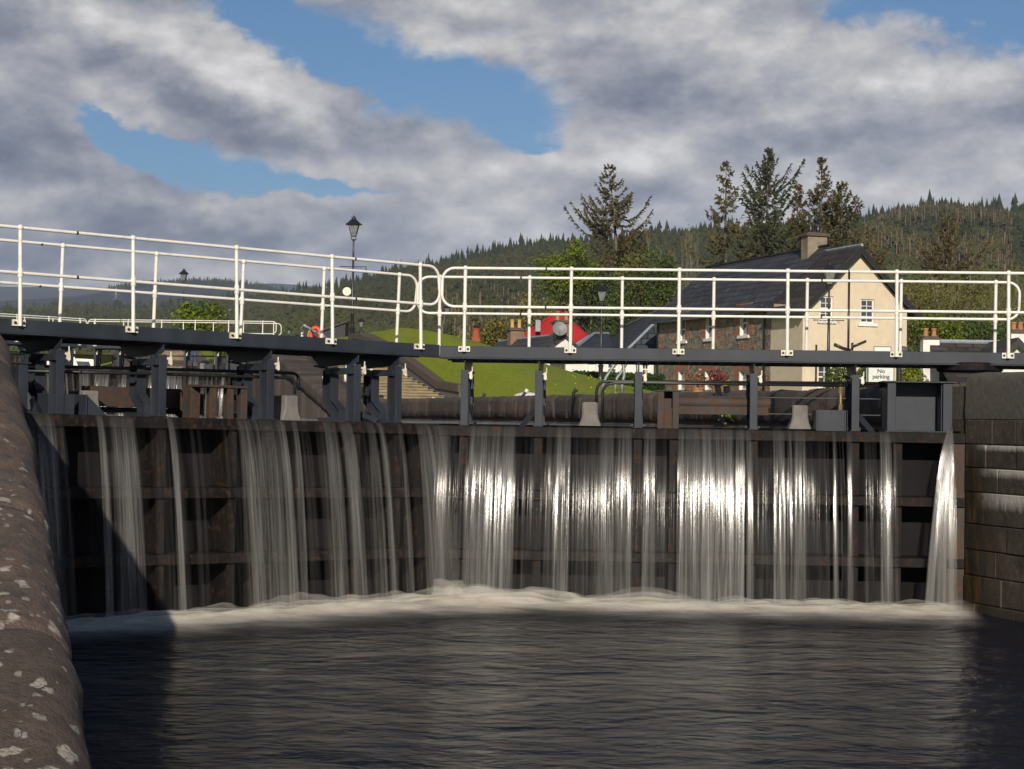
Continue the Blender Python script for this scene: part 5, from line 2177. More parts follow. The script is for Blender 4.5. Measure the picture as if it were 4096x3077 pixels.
# dark timber shed with a slanting roof
g = thing('shed', 'dark timber shed with a slanting roof behind the life ring', 'shed')
a, c = P(1288, 1322, 95), P(1381, 1284, 95)
zb_ = P(1330, 1420, 95).z
b = MB()
b.prism([(a.x, zb_), (c.x, zb_), (c.x, c.z - .06), (a.x, a.z - .06)], lambda x, z, d: Vector((x, 95 + d, z)), 0, 2.2)
b.build('wall', mat('tarred_boards', (.035, .037, .042), (.022, .022, .025), 3, stretch=(6, 1, .2), rough=.7, bump=.4, bscale=8), g)
b = MB()
b.prism([(a.x - .12, a.z - .1), (c.x + .1, c.z - .05), (c.x + .1, c.z + .02), (a.x - .12, a.z - .02)], lambda x, z, d: Vector((x, 95 + d, z)), -.15, 2.35)
b.build('roof', M_['black'], g)
for zq in (1312, 1346):
    p = P(1379, zq, 94.98)
    b = MB()
    b.box(p.x - .05, p.x + .04, 94.95, 95.0, p.z - .05, p.z + .05)
    b.build('hinge', M_['rust'], g)


def winch_handle(px0, py0, px1, py1, D, label, m):
    """bent iron crank rising from the coping"""
    a, c = P(px0, py0, D), P(px1, py1, D)
    t = thing('crank_handle', label, 'crank handle', (a.x, a.y, a.z), 0, 'crank handles on the far coping')
    v = c - a
    b = MB()
    sgn = 1 if v.x > 0 else -1
    b.tube([(.30 * sgn * -0 + .0, 0, -.25), (0, 0, .02), (v.x * .25, 0, v.z * .30), (v.x * .7, 0, v.z * .66)], .035, 7)
    b.build('crank', M_['black'], t, smooth=True)
    b = MB()
    b.tube([(v.x * .62, 0, v.z * .60), (v.x, 0, v.z)], .045, 7)
    b.build('grip', m, t, smooth=True)


winch_handle(1932, 1592, 1940, 1572, 47, 'short crank handle on the far coping, left of the white dome', M_['stone'])
winch_handle(2090, 1588, 2110, 1558, 42, 'crank handle with a white tip on the far coping, right of the white dome', M_['whitewood'])
winch_handle(2293, 1576, 2306, 1556, 38, 'brown bent crank handle on the coping in front of the lawn', M_['rust'])
winch_handle(1293, 1530, 1294, 1506, 64, 'crank handle with a white tip on the far sloping wall', M_['whitewood'])
winch_handle(1731, 1606, 1733, 1590, 55, 'small white tipped peg by the foot of the stone parapet', M_['whitewood'])
q = P(2030, 1596, 43.2)
q = W(sw(q)[0], .55, ramp_z(20) - .02)
g = thing('mooring_dome', 'low white domed mooring top on the far coping', 'mooring post', (q.x, q.y, q.z))
b = MB()
b.lathe((0, 0, -.04), [(.36, 0), (.345, .05), (.26, .12), (.14, .155), (.01, .17)], 20)
b.build('dome', mat('flaking_white', (.72, .70, .64), (.30, .25, .2), 16, .55, .68, .7), g, auto=50)
b = MB()
b.lathe((0, 0, -.5), [(.26, 0), (.26, .45), (.22, .46)], 16)
b.build('stem', M_['black'], g)

# curved galvanised tubes
g = thing('tube_frame', 'bent grey galvanised tube frame in front of the hedge', 'tube frame')
for k, (D, sh) in enumerate(((52, 0), (54.5, 43))):
    b = MB()
    pa = [(2408 + sh, 1575), (2414 + sh, 1535), (2425 + sh, 1508), (2455 + sh, 1462), (2466 + sh, 1448), (2480 + sh * .5, 1446), (2494 + sh * .3, 1462), (2497 + sh * .3, 1500), (2488 + sh * .3, 1540), (2487 + sh * .3, 1578)]
    if k:
        pa = [(2458, 1576), (2462, 1540), (2468, 1512), (2486, 1488), (2506, 1452), (2520, 1420), (2545, 1420), (2550, 1470), (2550, 1576)]
    b.tube([P(x, y, D) for x, y in pa], .045, 8)
    b.build('tube', M_['galv'], g, smooth=True)

# corrugated drain hoses
for k, (pts, lab) in enumerate(((((2868, 1522), (2872, 1560), (2878, 1600), (2890, 1650), (2893, 1690)), 'black ribbed hose leaning over the far coping, the left one'),
                                (((2904, 1530), (2908, 1560), (2916, 1600), (2922, 1650), (2926, 1690)), 'black ribbed hose with a yellow wrap on its end'))):
    g = thing('drain_hose', lab, 'hose', (0, 0, 0), 0, 'ribbed hoses on the coping')
    pp = [P(x, y, 31.4 + (.25 if i < 2 else -.25)) for i, (x, y) in enumerate(pts)]
    path, rs = [], []
    for a, c in zip(pp, pp[1:]):
        for i in range(14):
            path.append(a.lerp(c, i / 14))
            rs.append(.062 if (i % 2) else .050)
    b = MB()
    b.tube(path, rs, 12)
    b.build('hose', M_['black'], g)
    if k:
        b = MB()
        b.tube([pp[0] + Vector((0, 0, .03)), pp[0].lerp(pp[1], .45)], .066, 12)
        b.build('wrap', mat('hi_vis_yellow', (.55, .62, .02), (.35, .42, .02), 9, rough=.6), g)

# No parking sign
sg = P(3524, 1500, 44)
g = thing('parking_sign', 'white sign reading No parking on a grey frame', 'sign', (sg.x, sg.y, sg.z), R_(-3))
sw_, sh_ = .31, .225


def rounded(w, h, r, n=5):
    pts = []
    for cx, cy, a0 in ((w - r, h - r, 0), (-w + r, h - r, 90), (-w + r, -h + r, 180), (w - r, -h + r, 270)):
        for i in range(n + 1):
            a = R_(a0 + 90 * i / n)
            pts.append((cx + r * math.cos(a), cy + r * math.sin(a)))
    return pts


b = MB()
b.prism(rounded(sw_, sh_, .05), lambda x, z, d: Vector((x, d, z)), 0, .02)
b.build('board', M_['black'], g)
b = MB()
b.prism(rounded(sw_ - .018, sh_ - .018, .04), lambda x, z, d: Vector((x, d, z)), -.004, .001)
b.build('face', mat('sign_face', (.66, .69, .68), (.58, .61, .60), 10, rough=.4), g)
for word, dz, sz in (('No', .045, .135), ('parking', -.085, .135)):
    cu = bpy.data.curves.new('lettering', 'FONT')
    cu.body, cu.size, cu.align_x, cu.extrude = word, sz, 'CENTER', .001
    cu.offset = .003
    o = bpy.data.objects.new('lettering', cu)
    COL.objects.link(o)
    o.parent = g
    o.location = (.0, -.0055, dz)
    o.rotation_euler = (PI / 2, 0, 0)
    cu.materials.append(M_['black'])
    me = bpy.data.meshes.new_from_object(o)
    bpy.data.objects.remove(o)
    o = bpy.data.objects.new('lettering', me)
    COL.objects.link(o)
    o.parent = g
    o.location = (.0, -.0055, dz)
    o.rotation_euler = (PI / 2, 0, 0)
b = MB()
b.prism(rounded(sw_ - .02, sh_, .04), lambda x, z, d: Vector((x - .05, d, z)), .05, .07)
b.build('back_plate', mat('sign_grey_green', (.22, .27, .25), rough=.5), g)
b = MB()
b.tube([(0, .09, .3), (0, .09, -1.4)], .03, 8)
b.build('post', M_['galv'], g)
sg = P(3530, 1402, 47)
g = thing('small_sign', 'top of a white framed sign just above the walkway', 'sign', (sg.x, sg.y, sg.z - .15), R_(-3))
b = MB()
b.box(-.22, .22, 0, .02, -.2, .25)
b.build('board', M_['black'], g)
b = MB()
b.box(-.205, .205, -.004, .001, -.185, .232)
b.build('face', mat('sign_face_pale', (.66, .69, .69), rough=.4), g)
b = MB()
b.tube([(-.17, .05, .2), (-.17, .05, -1.6)], .03, 8)
b.build('post', M_['galv'], g)
q = P(3597, 1386, 46)
g = thing('round_post', 'thick black post with a domed top behind the No parking sign', 'post', (q.x, q.y, 3.0))
b = MB()
hh = q.z - 3.0
b.lathe((0, 0, 0), [(.07, 0), (.07, hh - .12)], 12)
b.build('shaft', M_['black'], g, auto=40)
b = MB()
b.lathe((.08, 0, hh - .13), [(.05, -.02), (.13, 0), (.145, .04), (.12, .10), (.06, .135), (.01, .14)], 16)
b.build('dome', mat('grey_dome', (.10, .10, .105), rough=.5), g, auto=40)

# flowers and a toppled pot before the stone house
for px, py, col, lab in ((2792, 1518, (.30, .16, .10), 'garden ornament with dried flowers against the stone house'), (2872, 1512, (.15, .018, .025), 'tub of red flowers by the door of the stone house')):
    q = P(px, py, 92)
    g = thing('flower_tub', lab, 'flower tub', (q.x, q.y, q.z - .6), 0, 'tubs in front of the stone house')
    b = MB()
    b.lathe((0, 0, -.4), [(.22, 0), (.30, .5), (.33, .52), (.33, .58), (.25, .58)], 14)
    b.build('tub', M_['terracotta'], g, auto=40)
    b = MB()
    rnd = random.Random(px)
    for i in range(260):
        c = Vector((rnd.gauss(0, .24), rnd.gauss(0, .2), .55 + rnd.gauss(0, .18)))
        u, v = Vector((rnd.gauss(0, 1), rnd.gauss(0, 1), rnd.gauss(0, 1))).normalized() * .06, Vector((rnd.gauss(0, 1), rnd.gauss(0, 1), rnd.gauss(0, 1))).normalized() * .05
        b.add([c - u - v, c + u - v, c + u + v, c - u + v], [(0, 1, 2, 3)], var=rnd.random())
    b.build('blossoms', var_leaf('petals', [(.02, .04, .01), col, tuple(x * 1.5 for x in col)]), g)

# electricity pylon on the far left
q = P(463, 1262, 1700)
g = thing('pylon', 'faint steel pylon on the wooded slope far left', 'pylon', (q.x, q.y, q.z))
b = MB()
hP = (1262 - 1150) / F_PX * 1700
def leg(s, t):
    return [(s * 2.6, t * 2.6, -4), (s * .9, t * .9, hP * .55), (s * .35, t * .35, hP)]
for s in (-1, 1):
    for t_ in (-1, 1):
        b.tube(leg(s, t_), .16, 4)
for i in range(7):
    z0, z1 = hP * i / 7, hP * (i + 1) / 7
    r0, r1 = 2.6 - 2.2 * (i / 7) ** .7, 2.6 - 2.2 * ((i + 1) / 7) ** .7
    for s in (-1, 1):
        b.tube([(-r0, s * r0, z0), (r1, s * r1, z1)], .09, 3)
        b.tube([(r0, s * r0, z0), (-r1, s * r1, z1)], .09, 3)
b.build('tower', M_['galv'], g)
for zz, w in ((.58, 4.6), (.74, 5.4), (.90, 3.8)):
    b = MB()
    b.tube([(-w, 0, hP * zz), (0, 0, hP * zz + .9), (w, 0, hP * zz)], .14, 4)
    b.tube([(-w, 0, hP * zz), (w, 0, hP * zz)], .12, 4)
    b.build('cross_arm', M_['galv'], g)

# white boats lying above the farther gate
for k, (px, py, D, ln, lab) in enumerate(((268, 1440, 106, 3.6, 'white cabin cruiser glimpsed under the walkway at the far left'), (345, 1438, 110, 3.4, 'second white boat, with a dark wheelhouse window, under the walkway'))):
    q = P(px, py, D)
    zb_ = UPW + RISE2 - .45
    g = thing('motor_boat', lab, 'boat', (q.x, q.y, zb_), R_(12), 'white boats above the farther gate')
    b = MB()
    st = [(-.5, .9, .15), (-.45, 1.0, 0), (0, 1.05, 0), (.3, .8, .05), (.5, .06, .25)]
    vs, fs = [], []
    for x, hw, kz in st:
        for yy, zz in ((-hw, .85 + kz * .6), (-hw * .8, -.2), (0, -.4 + kz), (hw * .8, -.2), (hw, .85 + kz * .6)):
            vs.append((x * ln, yy, zz))
    for i in range(len(st) - 1):
        for j in range(4):
            fs.append((i * 5 + j, i * 5 + j + 1, (i + 1) * 5 + j + 1, (i + 1) * 5 + j))
        fs.append((i * 5 + 4, i * 5, (i + 1) * 5, (i + 1) * 5 + 4))
    fs.append((0, 1, 2, 3, 4))
    b.add(vs, fs)
    b.build('hull', M_['whitewood'], g)
    b = MB()
    b.prism([(-.30 * ln, .85), (.22 * ln, .85), (.12 * ln, 1.75), (-.30 * ln, 1.8)], lambda x, z, d: Vector((x, d, z)), -.75, .75)
    b.build('cabin', M_['whitewood'], g)
    b = MB()
    b.prism([(-.24 * ln, 1.15), (.10 * ln, 1.15), (.05 * ln, 1.6), (-.24 * ln, 1.62)], lambda x, z, d: Vector((x, d, z)), -.77, -.751)
    b.build('cabin_window', M_['glass'], g)


# ------------------------------------------------------------------ trees near the houses
M_['spruce'] = var_leaf('spruce_needles', [(.032, .038, .014), (.074, .067, .025), (.116, .091, .035), (.091, .096, .032)], .9)
M_['spruce_green'] = var_leaf('green_needles', [(.022, .035, .016), (.042, .058, .022), (.080, .080, .035), (.099, .086, .042)], .9)
M_['larch'] = var_leaf('larch_needles', [(.056, .048, .017), (.119, .084, .031), (.147, .115, .048)], .9)
M_['spring'] = var_leaf('spring_leaves', [(.035, .055, .005), (.105, .145, .010), (.19, .215, .020)], .7)
M_['olive'] = var_leaf('olive_leaves', [(.053, .057, .012), (.112, .112, .024), (.188, .173, .045)], .8)
M_['dullgreen'] = var_leaf('dull_leaves', [(.021, .042, .009), (.057, .090, .018), (.112, .143, .033)], .8)
M_['ochre'] = var_leaf('ochre_leaves', [(.072, .058, .013), (.150, .130, .029), (.221, .189, .046)], .8)
M_['bark'] = mat('lichened_bark', (.16, .14, .10), (.08, .066, .05), 3, .35, .65, .9)
M_['palebark'] = mat('pale_bark', (.30, .265, .19), (.17, .145, .10), 2, .35, .65, .9)


def tree_root(name, label, base, group):
    return thing(name, label, 'tree', base, 0, group)


def spray(b, rnd, c, d, ln, wd, var):
    """a short needle spray: a thin bent blade pair"""
    d = d.normalized()
    s = d.cross(Vector((rnd.gauss(0, 1), rnd.gauss(0, 1), rnd.gauss(0, 1))))
    s = s.normalized() if s.length > 1e-4 else Vector((1, 0, 0))
    e = c + d * ln + Vector((0, 0, -.18 * ln))
    m = c + d * ln * .5
    b.add([c, m + s * wd, e, m - s * wd], [(0, 1, 2, 3)], var=var)


def conifer(label, px, py_top, py_base, D, rad, m, seed, name='spruce_tree', dens=1.0, lean=0.0, droop=.15, bare=.0, up=.25, tip=1.0, zbase=None, gap=0.0, dd=6.0):
    rnd = random.Random(seed)
    top = P(px, py_top, D)
    zb = P(px, py_base, D).z if zbase is None else zbase
    H = top.z - zb
    t = tree_root(name, label, (top.x, top.y, zb), 'conifers behind the houses')
    b = MB()
    cv = lambda k: Vector((lean * H * .05 * math.sin(k * 3), 0, H * k))
    b.tube([cv(i / 10) for i in range(11)], [max(.02, .018 * H * (1 - i / 10.3)) for i in range(11)], 7)
    tk = b.build('trunk', M_['bark'], t, smooth=True)
    br, fo = MB(), MB()
    nw = int(H * 4.6)
    for i in range(nw):
        k = bare + (1 - bare) * ((i + rnd.random()) / nw)
        if k > .985:
            k = .985
        for j in range(rnd.choice((2, 3, 3, 4))):
            if rnd.random() < gap:
                continue
            az = rnd.random() * 2 * PI
            prof = min(1.0, (1 - k) * H / dd) ** .85 * (.82 + .18 * math.sin(k * 23 + seed))
            L = max(.30, rad * prof * rnd.uniform(.5, 1.15))
            if rnd.random() < .06:
                L *= 1.3
            c = cv(k)
            h = Vector((math.cos(az), math.sin(az), 0))
            pts = []
            for q in range(6):
                f = q / 5
                zz = L * (up * f - droop * 2.2 * math.sin(f * PI * .8) + tip * .22 * f ** 3)
                pts.append(c + h * L * f + Vector((0, 0, zz)))
            br.tube(pts, [max(.006, .012 * L * (1 - .8 * q / 5)) for q in range(6)], 3, caps=False)
            n = int(L * 26 * dens) + 8
            bv = .30 + .42 * rnd.random()
            for q in range(n):
                f = .12 + .88 * rnd.random() ** .8
                x = f * 5
                a = int(min(4, x))
                p = pts[a].lerp(pts[a + 1], x - a)
                ax_ = (pts[a + 1] - pts[a]).normalized()
                side = ax_.cross(Vector((0, 0, 1))) * rnd.choice((-1, 1))
                d = ax_ * rnd.uniform(.3, 1.0) + side * rnd.uniform(.1, .9) + Vector((0, 0, rnd.uniform(-.75, .25)))
                spray(fo, rnd, p, d, rnd.uniform(.22, .52) * (.55 + .45 * min(1, L / 2)), rnd.uniform(.04, .085), min(1, max(0, bv + rnd.gauss(0, .14))))
    br.build('branches', M_['bark'], t)
    fo.build('crown', m, t)
    return t


def limb_tree(label, px, py_top, py_base, D, width, leafm, seed, name='tree', leaves=2600, bark='bark', stems=1, leaf=.22, levels=4, zbase=None, flat=1.0, group='leafy trees behind the houses', low=.12):
    """broadleaf: forked limbs and leaf clumps at the twig ends; leaves=0 for a bare tree"""
    rnd = random.Random(seed)
    top = P(px, py_top, D)
    zb = P(px, py_base, D).z if zbase is None else zbase
    H = top.z - zb
    t = tree_root(name, label, (top.x, top.y, zb), group)
    b = MB()
    ends = []

    def grow(p, d, ln, r, lv):
        pts = [p]
        q = p.copy()
        dd = d.normalized()
        for i in range(4):
            dd = (dd + Vector((rnd.gauss(0, .10), rnd.gauss(0, .10), rnd.gauss(.03, .07)))).normalized()
            q = q + dd * ln / 4
            pts.append(q.copy())
        b.tube(pts, [max(.008, r * (1 - .11 * i)) for i in range(5)], 6 if lv > 2 else 3, caps=False)
        if lv == 0:
            ends.append(q)
            return
        ends.append(pts[3])
        for c in range(rnd.choice((2, 3, 3, 4) if lv > 1 else (2, 3))):
            st = pts[rnd.choice((2, 3, 4, 4))]
            sp = (width / H) * 1.25
            nd = (dd + Vector((rnd.gauss(0, .5) * sp * 1.4, rnd.gauss(0, .5) * sp * 1.4, rnd.uniform(-.15, .35) * flat))).normalized()
            grow(st, nd, ln * rnd.uniform(.58, .82), r * .58, lv - 1)
    for s in range(stems):
        d = Vector((rnd.gauss(0, .16 * (stems > 1) + .03) * width / H * 2, rnd.gauss(0, .1), 1))
        off = Vector((rnd.gauss(0, .18 * width * (stems > 1)), rnd.gauss(0, .1 * width * (stems > 1)), 0))
        grow(off, d, H * .36 * rnd.uniform(.8, 1.05), (.016 * H if stems == 1 else .0085 * H), levels)
    # squeeze into the measured height and width
    zm = max(v[2] for v in b.v)
    xm = max(abs(v[0]) for v in b.v) or 1
    kz, kx = H / zm, min(1.6, max(.5, width / xm))
    b.v = [(v[0] * kx, v[1] * kx, v[2] * kz) for v in b.v]
    b.build('trunk', M_[bark], t, smooth=True)
    if leaves:
        fo = MB()
        ends = [Vector((e.x * kx, e.y * kx, e.z * kz)) for e in ends if e.z * kz > H * low]
        per = max(1, leaves // max(1, len(ends)))
        for e in ends:
            bv = .25 + .5 * rnd.random()
            sg = rnd.uniform(.35, .75) * width * .16 + .12
            for i in range(per):
                c = e + Vector((rnd.gauss(0, sg), rnd.gauss(0, sg), rnd.gauss(0, sg * .7)))
                u = Vector((rnd.gauss(0, 1), rnd.gauss(0, 1), rnd.gauss(0, .7))).normalized()
                v = u.cross(Vector((rnd.gauss(0, 1), rnd.gauss(0, 1), rnd.gauss(0, 1)))).normalized()
                s = leaf * rnd.uniform(.5, 1.1)
                fo.add([c - u * s * .5, c + v * s * .4, c + u * s * .5, c - v * s * .4], [(0, 1, 2, 3)], var=min(1, max(0, bv + rnd.gauss(0, .16))))
        fo.build('crown', leafm, t)
    return t


GB_ = 4.2
conifer('tall ragged spruce with wide drooping boughs behind the red roof', 2425, 652, 1400, 166, 6.0, M_['spruce'], 3, dens=1.2, zbase=GB_, droop=.16, up=.42, gap=.2, dd=10, lean=1)
conifer('thin moss hung spruce left of the group behind the stone house', 2905, 640, 1400, 140, 2.7, M_['spruce'], 11, dens=.7, zbase=GB_, gap=.25, up=.28, droop=.20, dd=7)
conifer('tallest dark green spruce with a full crown above the slate roof', 3072, 596, 1400, 146, 2.9, M_['spruce_green'], 21, dens=1.3, zbase=GB_, up=.8, droop=.08, dd=5.2, gap=.1)
conifer('slim yellowish young conifer between the two tall dark spruces', 3192, 735, 1400, 156, 1.5, M_['larch'], 31, dens=1.2, zbase=GB_, up=.6, droop=.06, dd=5)
conifer('spruce rising straight above the stone chimney', 3287, 630, 1400, 146, 2.3, M_['spruce'], 41, dens=1.1, zbase=GB_, up=.45, gap=.15, dd=5.5)
conifer('brownish spruce just right of the stone chimney', 3368, 728, 1400, 144, 2.7, M_['spruce'], 51, dens=1.2, zbase=GB_, up=.6, gap=.12, dd=4.5)
conifer('low brown spruce bough mass behind the cream gable ridge', 3480, 905, 1400, 150, 3.0, M_['larch'], 57, dens=.9, zbase=GB_, up=.2, gap=.15, dd=5)
conifer('open russet larch standing alone right of the cream gable', 3794, 862, 1400, 175, 5.0, M_['larch'], 61, name='larch_tree', dens=.7, zbase=GB_, up=.55, droop=.05, gap=.22, dd=8)
conifer('small dark fir above the grass bank beside the red chimney', 1924, 1275, 1400, 165, .75, M_['spruce_green'], 71, name='fir_tree', dens=1.2, zbase=6.0, dd=2.5)
conifer('small dark fir beside the lamp on the grass bank', 1798, 1288, 1400, 190, .8, M_['spruce_green'], 72, name='fir_tree', dens=1.2, zbase=7.0, dd=2.5)

BZ = 4.0
limb_tree('bright green spring sycamore left of the ragged spruce', 2190, 1000, 1400, 156, 3.3, M_['spring'], 5, 'sycamore_tree', 7200, leaf=.26, zbase=BZ)
limb_tree('small ochre leaved tree left of the red roof', 2035, 1195, 1400, 150, 2.9, M_['ochre'], 6, 'hazel_tree', 4200, leaf=.24, zbase=BZ, levels=4)
limb_tree('bare pale multi stemmed birch between the spruce and the slate roof', 2600, 862, 1400, 152, 2.4, M_['olive'], 7, 'birch_tree', 500, 'palebark', 5, leaf=.12, levels=3, zbase=BZ, flat=2.2)
limb_tree('spreading bare pale tree left of the slate roof', 2765, 880, 1400, 152, 3.6, M_['olive'], 8, 'birch_tree', 700, 'palebark', 4, leaf=.12, levels=4, zbase=BZ, flat=1.2)
limb_tree('ivy covered green tree touching the slate roof verge', 2690, 1010, 1400, 150, 2.9, M_['dullgreen'], 9, 'ivy_clad_tree', 5200, leaf=.22, zbase=BZ)
limb_tree('dull green tree behind the lamp of the white cottage', 2480, 1040, 1400, 152, 4.0, M_['olive'], 10, 'willow_tree', 6200, leaf=.22, zbase=BZ)
limb_tree('dull green tree above the white chimney of the white cottage', 2560, 1110, 1400, 150, 2.9, M_['dullgreen'], 12, 'willow_tree', 4200, leaf=.22, zbase=BZ)
limb_tree('shaded green tree under the ragged spruce, behind the red roof', 2330, 1060, 1400, 162, 3.7, M_['dullgreen'], 13, 'willow_tree', 5200, leaf=.24, zbase=BZ)
limb_tree('yellow green tree just right of the cream gable', 3740, 1110, 1420, 140, 3.6, M_['ochre'], 14, 'maple_tree', 5200, leaf=.22, zbase=BZ, bark='palebark')
limb_tree('thin twiggy tree close behind the right verge of the cream gable', 3580, 985, 1420, 150, 2.6, M_['olive'], 15, 'birch_tree', 1500, 'palebark', 3, leaf=.14, levels=4, zbase=BZ)
limb_tree('olive tree with pale branches right of the yellow green tree', 3880, 1090, 1420, 132, 3.2, M_['olive'], 16, 'maple_tree', 3600, 'palebark', 2, leaf=.17, zbase=BZ)
limb_tree('twiggy brown tree behind the rounded railing end', 4010, 1075, 1420, 136, 3.2, M_['olive'], 17, 'birch_tree', 2400, 'palebark', 3, leaf=.15, zbase=BZ)
limb_tree('olive tree cut by the right edge above the white chimney', 4120, 1150, 1420, 130, 3.2, M_['olive'], 18, 'maple_tree', 3000, 'palebark', 2, leaf=.16, zbase=BZ)
limb_tree('low bright green bush tree between the gable and the small white chimney', 3672, 1268, 1420, 112, 2.0, M_['spring'], 19, 'hawthorn_tree', 3000, leaf=.2, zbase=BZ - .3)
limb_tree('low green bush tree behind the grey slate roof on the right', 3900, 1262, 1420, 116, 2.6, M_['dullgreen'], 20, 'hawthorn_tree', 3600, leaf=.2, zbase=BZ - .3)
limb_tree('low leafy bush tree left of the white gable at the right edge', 3800, 1290, 1420, 112, 2.0, M_['spring'], 23, 'hawthorn_tree', 2600, leaf=.2, zbase=BZ - .3)
limb_tree('low green bush tree under the rounded railing end', 4000, 1280, 1420, 112, 2.2, M_['dullgreen'], 24, 'hawthorn_tree', 2600, leaf=.2, zbase=BZ - .3)
limb_tree('round bright green tree by the distant lamp on the left', 868, 1226, 1400, 108, 2.4, M_['spring'], 22, 'lime_tree', 5200, leaf=.22, zbase=UPW + RISE2 + 1.0, low=.02)


# ------------------------------------------------------------------ hedge and shrubs
def leafy_volume(b, rnd, n, fn, leaf):
    for i in range(n):
        c, bv = fn()
        u = Vector((rnd.gauss(0, 1), rnd.gauss(0, 1), rnd.gauss(0, 1))).normalized()
        v = u.cross(Vector((rnd.gauss(0, 1), rnd.gauss(0, 1), rnd.gauss(0, 1)))).normalized()
        s = leaf * rnd.uniform(.5, 1.1)
        b.add([c - u * s * .5, c + v * s * .4, c + u * s * .5, c - v * s * .4], [(0, 1, 2, 3)], var=bv)


rnd = random.Random(77)
h0, h1 = P(2290, 1489, 100), P(2660, 1503, 96)
hb = h0.z - 1.35
g = thing('hedge', 'clipped green hedge in front of the white cottage with blue slates', 'hedge', (0, 0, 0))
b = MB()
for a in range(12):
    p, q = h0.lerp(h1, a / 12), h0.lerp(h1, (a + 1) / 12)
    b.add([(p.x, p.y + .15, hb), (q.x, q.y + .15, hb), (q.x, q.y + .15, q.z - .12), (p.x, p.y + .15, p.z - .12),
           (p.x, p.y + .9, hb), (q.x, q.y + .9, hb), (q.x, q.y + .9, q.z - .12), (p.x, p.y + .9, p.z - .12)], [(0, 1, 2, 3), (5, 4, 7, 6), (3, 2, 6, 7)], var=.1)
b.build('stems', M_['bark'], g)
b = MB()


def hedge_pt():
    k = rnd.random()
    p = h0.lerp(h1, k)
    f = rnd.random()
    if f < .65:
        c = Vector((p.x + rnd.gauss(0, .05), p.y + rnd.uniform(-.06, .12), rnd.uniform(hb, p.z)))
    else:
        c = Vector((p.x, p.y + rnd.uniform(0, 1.0), p.z + rnd.gauss(-.03, .05)))
    return c, min(1, max(0, .4 + .35 * noise.noise(Vector((c.x * 1.5, 0, c.z * 2))) + rnd.gauss(0, .15)))


leafy_volume(b, rnd, 7000, hedge_pt, .17)
b.build('leaves', M_['hedge'], g)
for k, (px, py, D, w, h, lab) in enumerate(((3374, 1450, 60, .62, 1.5, 'feathery green shrub left of the fifth steel column, under the walkway'), (3465, 1455, 60, .42, 1.4, 'green shrub just left of the No parking sign'), (3640, 1456, 62, .55, 1.5, 'green shrub right of the thick black post'))):
    q = P(px, py, D)
    g = thing('shrub', lab, 'shrub', (q.x, q.y, q.z - h), 0, 'shrubs behind the sign')
    b = MB()
    for i in range(7):
        a = rnd.random() * 6.3
        b.tube([(0, 0, -.2), (.2 * w * math.cos(a), .2 * w * math.sin(a), h * .4), (.55 * w * math.cos(a), .55 * w * math.sin(a), h * .85)], [.03, .02, .008], 4)
    b.build('stem', M_['bark'], g)
    b = MB()

    def shp():
        a, r = rnd.random() * 6.3, rnd.random() ** .5
        z = rnd.random()
        rr = w * r * (.55 + .6 * math.sin(PI * min(1, z * .85 + .1))) * (1 + .25 * math.sin(a * 3 + k))
        return Vector((rr * math.cos(a), rr * math.sin(a), z * h * (1 - .2 * r * r))), min(1, max(0, .35 + .4 * r + rnd.gauss(0, .2)))
    leafy_volume(b, rnd, 2600, shp, .10)
    b.build('leaves', M_['spring'] if k == 2 else M_['dullgreen'], g)

# little plants rooted in the wall
for px, py, lab in ((2752, 1672, 'tuft of green leaves rooted in the far wall under the rusty beam, on the left'), (2972, 1668, 'larger weed growing from the far wall by the fourth column')):
    q = P(px, py, 31)
    g = tag(None or bpy.data.objects.new('wall_plant', None), lab, 'plant', 'weeds in the far wall')
    COL.objects.link(g)
    g.location = W(*sw(q)[:1], -.03, q.z)
    b = MB()
    b.tube([(0, .1, -.05), (0, -.03, .02), (.01, -.06, .08)], .006, 4)
    b.build('stem', M_['bark'], g)
    b = MB()
    leafy_volume(b, rnd, 120, lambda: (Vector((rnd.gauss(0, .07), rnd.gauss(-.05, .03), rnd.gauss(.06, .06))), rnd.random()), .06)
    b.build('leaves', M_['spring'], g)

# dandelions in the lawn
b = MB()
for i in range(110):
    s, w = rnd.uniform(26, 46), rnd.uniform(2.0, 9)
    if noise.noise(Vector((s * .3, w * .4, 4))) < -.05:
        continue
    c = W(s, w, zr(s, w) + .08)
    b.ball(c, rnd.uniform(.011, .019), 6)
tag(b.build('dandelions', mat('dandelion_yellow', (.75, .55, .02), rough=.8)), 'yellow dandelions dotting the lawn', 'flowers', kind='stuff')


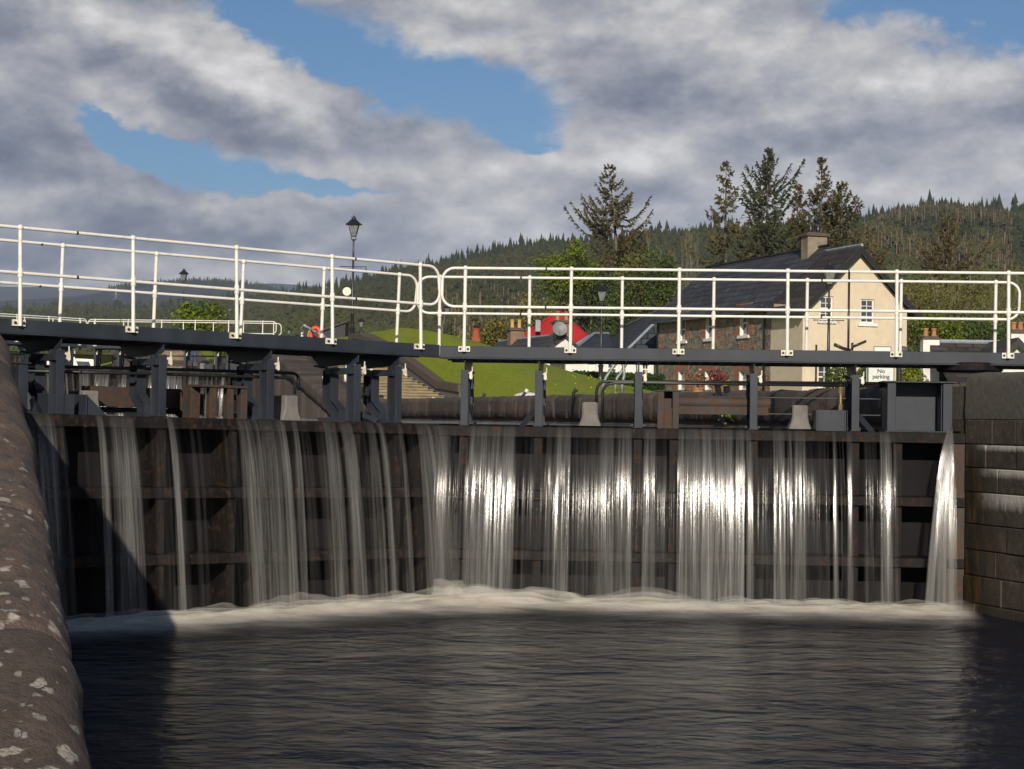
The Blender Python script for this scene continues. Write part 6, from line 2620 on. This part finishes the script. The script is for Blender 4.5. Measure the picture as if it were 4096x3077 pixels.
# ------------------------------------------------------------------ the walker by the farther gate
def person():
    q = P(759, 1475, 92)
    t = thing('person', 'person in a blue jacket and dark trousers seen between the gates, back to us', 'person', (q.x, q.y, q.z - .62))
    b = MB()

    def loft(rings, n=10, **k):
        vs, fs = [], []
        for x, y, z, rx, ry in rings:
            for j in range(n):
                a = 2 * PI * j / n
                vs.append((x + rx * math.cos(a), y + ry * math.sin(a), z))
        for i in range(len(rings) - 1):
            for j in range(n):
                fs.append((i * n + j, i * n + (j + 1) % n, (i + 1) * n + (j + 1) % n, (i + 1) * n + j))
        fs += [tuple(range(n))[::-1], tuple((len(rings) - 1) * n + j for j in range(n))]
        b.add(vs, fs, **k)
    # one body: legs into hips into torso, neck and head
    for s in (-1, 1):
        loft([(s * .09, -.06, .0, .045, .10), (s * .09, 0, .06, .05, .07), (s * .095, 0, .28, .058, .062), (s * .095, .0, .48, .062, .066), (s * .09, 0, .70, .082, .088), (s * .075, 0, .90, .10, .11)], mi=1)
        loft([(s * .22, 0, 1.42, .062, .065), (s * .25, .02, 1.20, .055, .06), (s * .26, -.02, .98, .045, .05), (s * .255, -.08, .82, .032, .036), (s * .25, -.10, .74, .035, .03)], mi=2)
    loft([(0, 0, .84, .155, .12), (0, 0, .95, .18, .135), (0, 0, 1.12, .165, .12), (0, 0, 1.30, .20, .13), (0, 0, 1.43, .19, .11), (0, 0, 1.49, .08, .07), (0, 0, 1.55, .055, .06)], mi=2)
    loft([(0, -.005, 1.52, .05, .055), (0, -.01, 1.57, .065, .08), (0, -.005, 1.64, .077, .095), (0, 0, 1.71, .076, .092), (0, .005, 1.76, .052, .062), (0, .005, 1.785, .012, .014)], mi=0)
    o = b.build('body', [mat('skin', (.45, .25, .18), rough=.6), mat('dark_trousers', (.012, .014, .022), rough=.85), mat('blue_jacket', (.05, .085, .17), (.035, .06, .13), 9, rough=.8)], t, smooth=True)
    b = MB()
    b.ball((0, .02, 1.70), .092, 12)
    b.build('hair', mat('red_brown_hair', (.30, .10, .06), rough=.8), t, smooth=True)


person()
